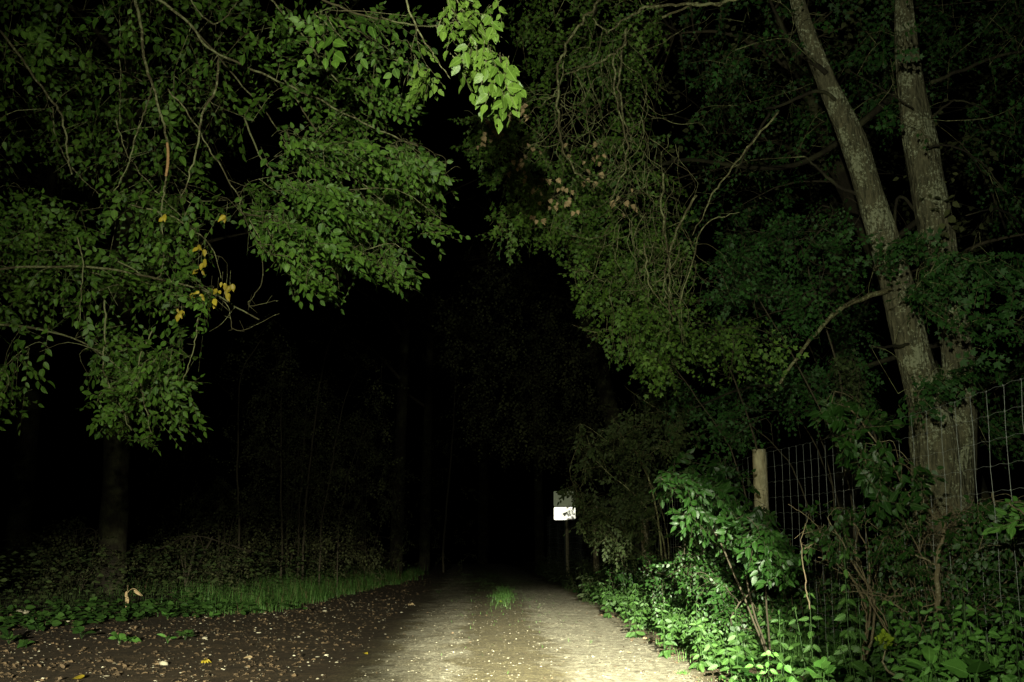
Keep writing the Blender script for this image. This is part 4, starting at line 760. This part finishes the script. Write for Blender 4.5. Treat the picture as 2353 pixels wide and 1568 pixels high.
def bigtree(x, y, d, r, h, lean, label, polys, leaf=.09, n=60):
    b = U(x, y, d); b = np.array([b[0], d, gz(b[0], d)]); t = thing('forest_tree', b, label, 'tree', 'trees standing in the dark wood'); mb = MB()
    pts = [b-UP*.1, b+np.array([lean*.3, 0, h*.35]), b+np.array([lean*.7, 0, h*.7]), b+np.array([lean, 0, h])]; P = tube(mb, pts, [r*1.15, r, r*.75, r*.3], 14, 40, 0, 0, .10); mb.build('trunk', M['dimmed_bark'], t)
    sk = [P]
    for k in range(5):
        q = P[18+4*k]; a = R.random()*6.28; e = q+np.array([math.cos(a)*h*.22, math.sin(a)*h*.18, h*.10]); sk.append(branch(t, [q, (q+e)/2+UP*.3, e], [r*.35, r*.2, r*.06], mt='dark_twig', sub=False))
    S = np.vstack(sk); mb = MB()
    if polys:
        for poly, d0, d1, m in polys: crown(mb, poly, d0, d1, m, S, 10, 7, leaf, T_SMALL, .6, .6, .3, .5, .2)
    else:
        C = P[-1]+R.normal(size=(n, 3))*np.array([h*.2, h*.2, h*.16]); C = C-UP*h*.1; ns = 9
        for c in C:
            q = nearest(c, S); tube(mb, [q, (q+c)/2+UP*.2, c], [.02, .012, .005], 4, 6, 1); B = c+rnd(ns)*.8*R.random((ns, 1)); spray_leaves(mb, B, unit(rnd(ns)+(c-q)*.3), UP+rnd(ns)*.8+TOCAM*.4, .6, 7, leaf*1.3, T_SMALL, 0, 1)
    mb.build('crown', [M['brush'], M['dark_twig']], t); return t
bigtree(262, 1240, 24, .26, 13, -.3, 'thick tree trunk standing in the dark at left behind the verge', None)
bigtree(910, 1280, 40, .20, 14, .3, 'trunk at the right end of the left wood, nearest the lane', [([(850, 520), (990, 600), (990, 760), (860, 800), (700, 720), (600, 760)], 38, 44, 30)])
bigtree(975, 1285, 52, .22, 15, .2, 'slimmer trunk behind the last trunk left of the lane', None)
bigtree(1240, 1290, 55, .2, 14, -.2, 'trunk faintly seen right of the dark lane end', None)
bigtree(1110, 1280, 75, .3, 16, 0, 'far crown closing the end of the dark lane', None, .12, 90)
bigtree(1480, 1270, 30, .22, 12, -2.5, 'dim tree whose crown fills the dark above the lane end', [([(1060, 560), (1250, 560), (1330, 640), (1400, 800), (1420, 940), (1300, 1050), (1200, 1080), (1080, 1040), (1010, 880), (1000, 700)], 27, 33, 170), ([(1180, 950), (1400, 960), (1400, 1120), (1200, 1060)], 26, 32, 40)])
t = bigtree(40, 1250, 33, .3, 14, .2, 'tree hidden in the black at the far left edge', None)
bigtree(2330, 1240, 16, .16, 9, -3.0, 'dark leaning trunk behind the fence at the right edge', None, .08, 40)
bigtree(1950, 1250, 26, .25, 12, .2, 'tree deep in the dark behind the wire mesh', None, .09, 60)
for (x0, x1, d0, d1, ytop, l) in [(420, 600, 27, 31, 1080, 'dim hazel bush left of the saplings'), (560, 760, 31, 36, 820, 'broad dim hazel thicket behind the saplings'), (740, 940, 34, 42, 930, 'dim hazel at the right end of the left wood'), (60, 320, 23, 27, 1180, 'dim bramble heap below the far left boughs'), (300, 560, 24, 28, 1210, 'low dim brushwood behind the grass at left')]:
    xm = (x0+x1)/2; dm = (d0+d1)/2; b = U(xm, 1260, dm); b = (b[0], dm, gz(b[0], dm)); t = thing('hazel_bush', b, l, 'bush', 'bushes in the dark left wood'); sk = []
    for k in range(5): mb = MB(); sk.append(tube(mb, [np.array(b), U(xm+(x1-x0)*.15*R.normal(), (1260+ytop)/2, dm), U(xm+(x1-x0)*.3*R.normal(), ytop+60, dm)], [.016, .011, .005], 5, 20, 0, .01)); mb.build('stem', M['dark_twig'], t)
    mb = MB(); yb = 1245+3268/dm
    crown(mb, [(x0, yb), (x0-20, (ytop+1250)/2), (x0+30, ytop+30), (xm, ytop), (x1-30, ytop+60), (x1+10, (ytop+1250)/2), (x1, yb)], d0, d1, int(120*(yb-ytop)/300), np.vstack(sk), 8, 7, .075, T_SMALL, .45, .4, .3, .5, .2)
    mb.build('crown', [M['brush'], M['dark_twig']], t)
wp = U(804, 1050, 22); 
# ------------------------------------------------------------------ light: night, one lamp at the photographer's side and one low beam
def spot(name, loc, target, power, angle, blend, rad, col, wide=1):
    l = bpy.data.lights.new(name, 'SPOT'); l.energy = power; l.spot_size = math.radians(angle); l.spot_blend = blend; l.shadow_soft_size = rad; l.color = col
    o = bpy.data.objects.new(name, l); COL.objects.link(o); o.location = loc; o.rotation_euler = (Vector(target)-Vector(loc)).to_track_quat('-Z', 'Y').to_euler(); o.scale = (wide, 1, 1); return o
spot('hand_lamp', (-.28, -.4, 2.15), U(1330, 700, 10), 3500, 74, 1.0, .03, (.98, 1, .74))
spot('head_lamp', (.5, -5, 3.6), (.75, 12.5, 0), 245000, 13.3, 1.0, .05, (1, .97, .77), 1.12)
spot('head_lamp', (-1.2, -5, 2.0), (-3.8, 13.5, 0), 50000, 12, 1.0, .05, (1, .96, .74), 2.7)
w = bpy.data.worlds.new('World'); scene.world = w; w.use_nodes = True; nt = w.node_tree; sky = nt.nodes.new('ShaderNodeTexSky'); sky.sky_type = 'NISHITA'; sky.sun_disc = False
sky.sun_elevation = math.radians(-6); sky.sun_rotation = math.radians(40); nt.links.new(sky.outputs[0], nt.nodes['Background'].inputs[0]); nt.nodes['Background'].inputs[1].default_value = .001
cam = bpy.data.cameras.new('camera'); co = bpy.data.objects.new('camera', cam); COL.objects.link(co); co.location = (0, 0, CAMZ); co.rotation_euler = (math.pi/2+PITCH, 0, 0)
cam.sensor_width = 36; cam.lens = F/1024*36; cam.clip_end = 1500; scene.camera = co
vs = scene.view_settings; scene.view_settings.view_transform = 'Standard'; vs.look = 'None'; vs.exposure = 0; vs.gamma = 1
scene.render.resolution_x = 1024; scene.render.resolution_y = 682
scene.cycles.max_bounces = 4; scene.cycles.transparent_max_bounces = 6
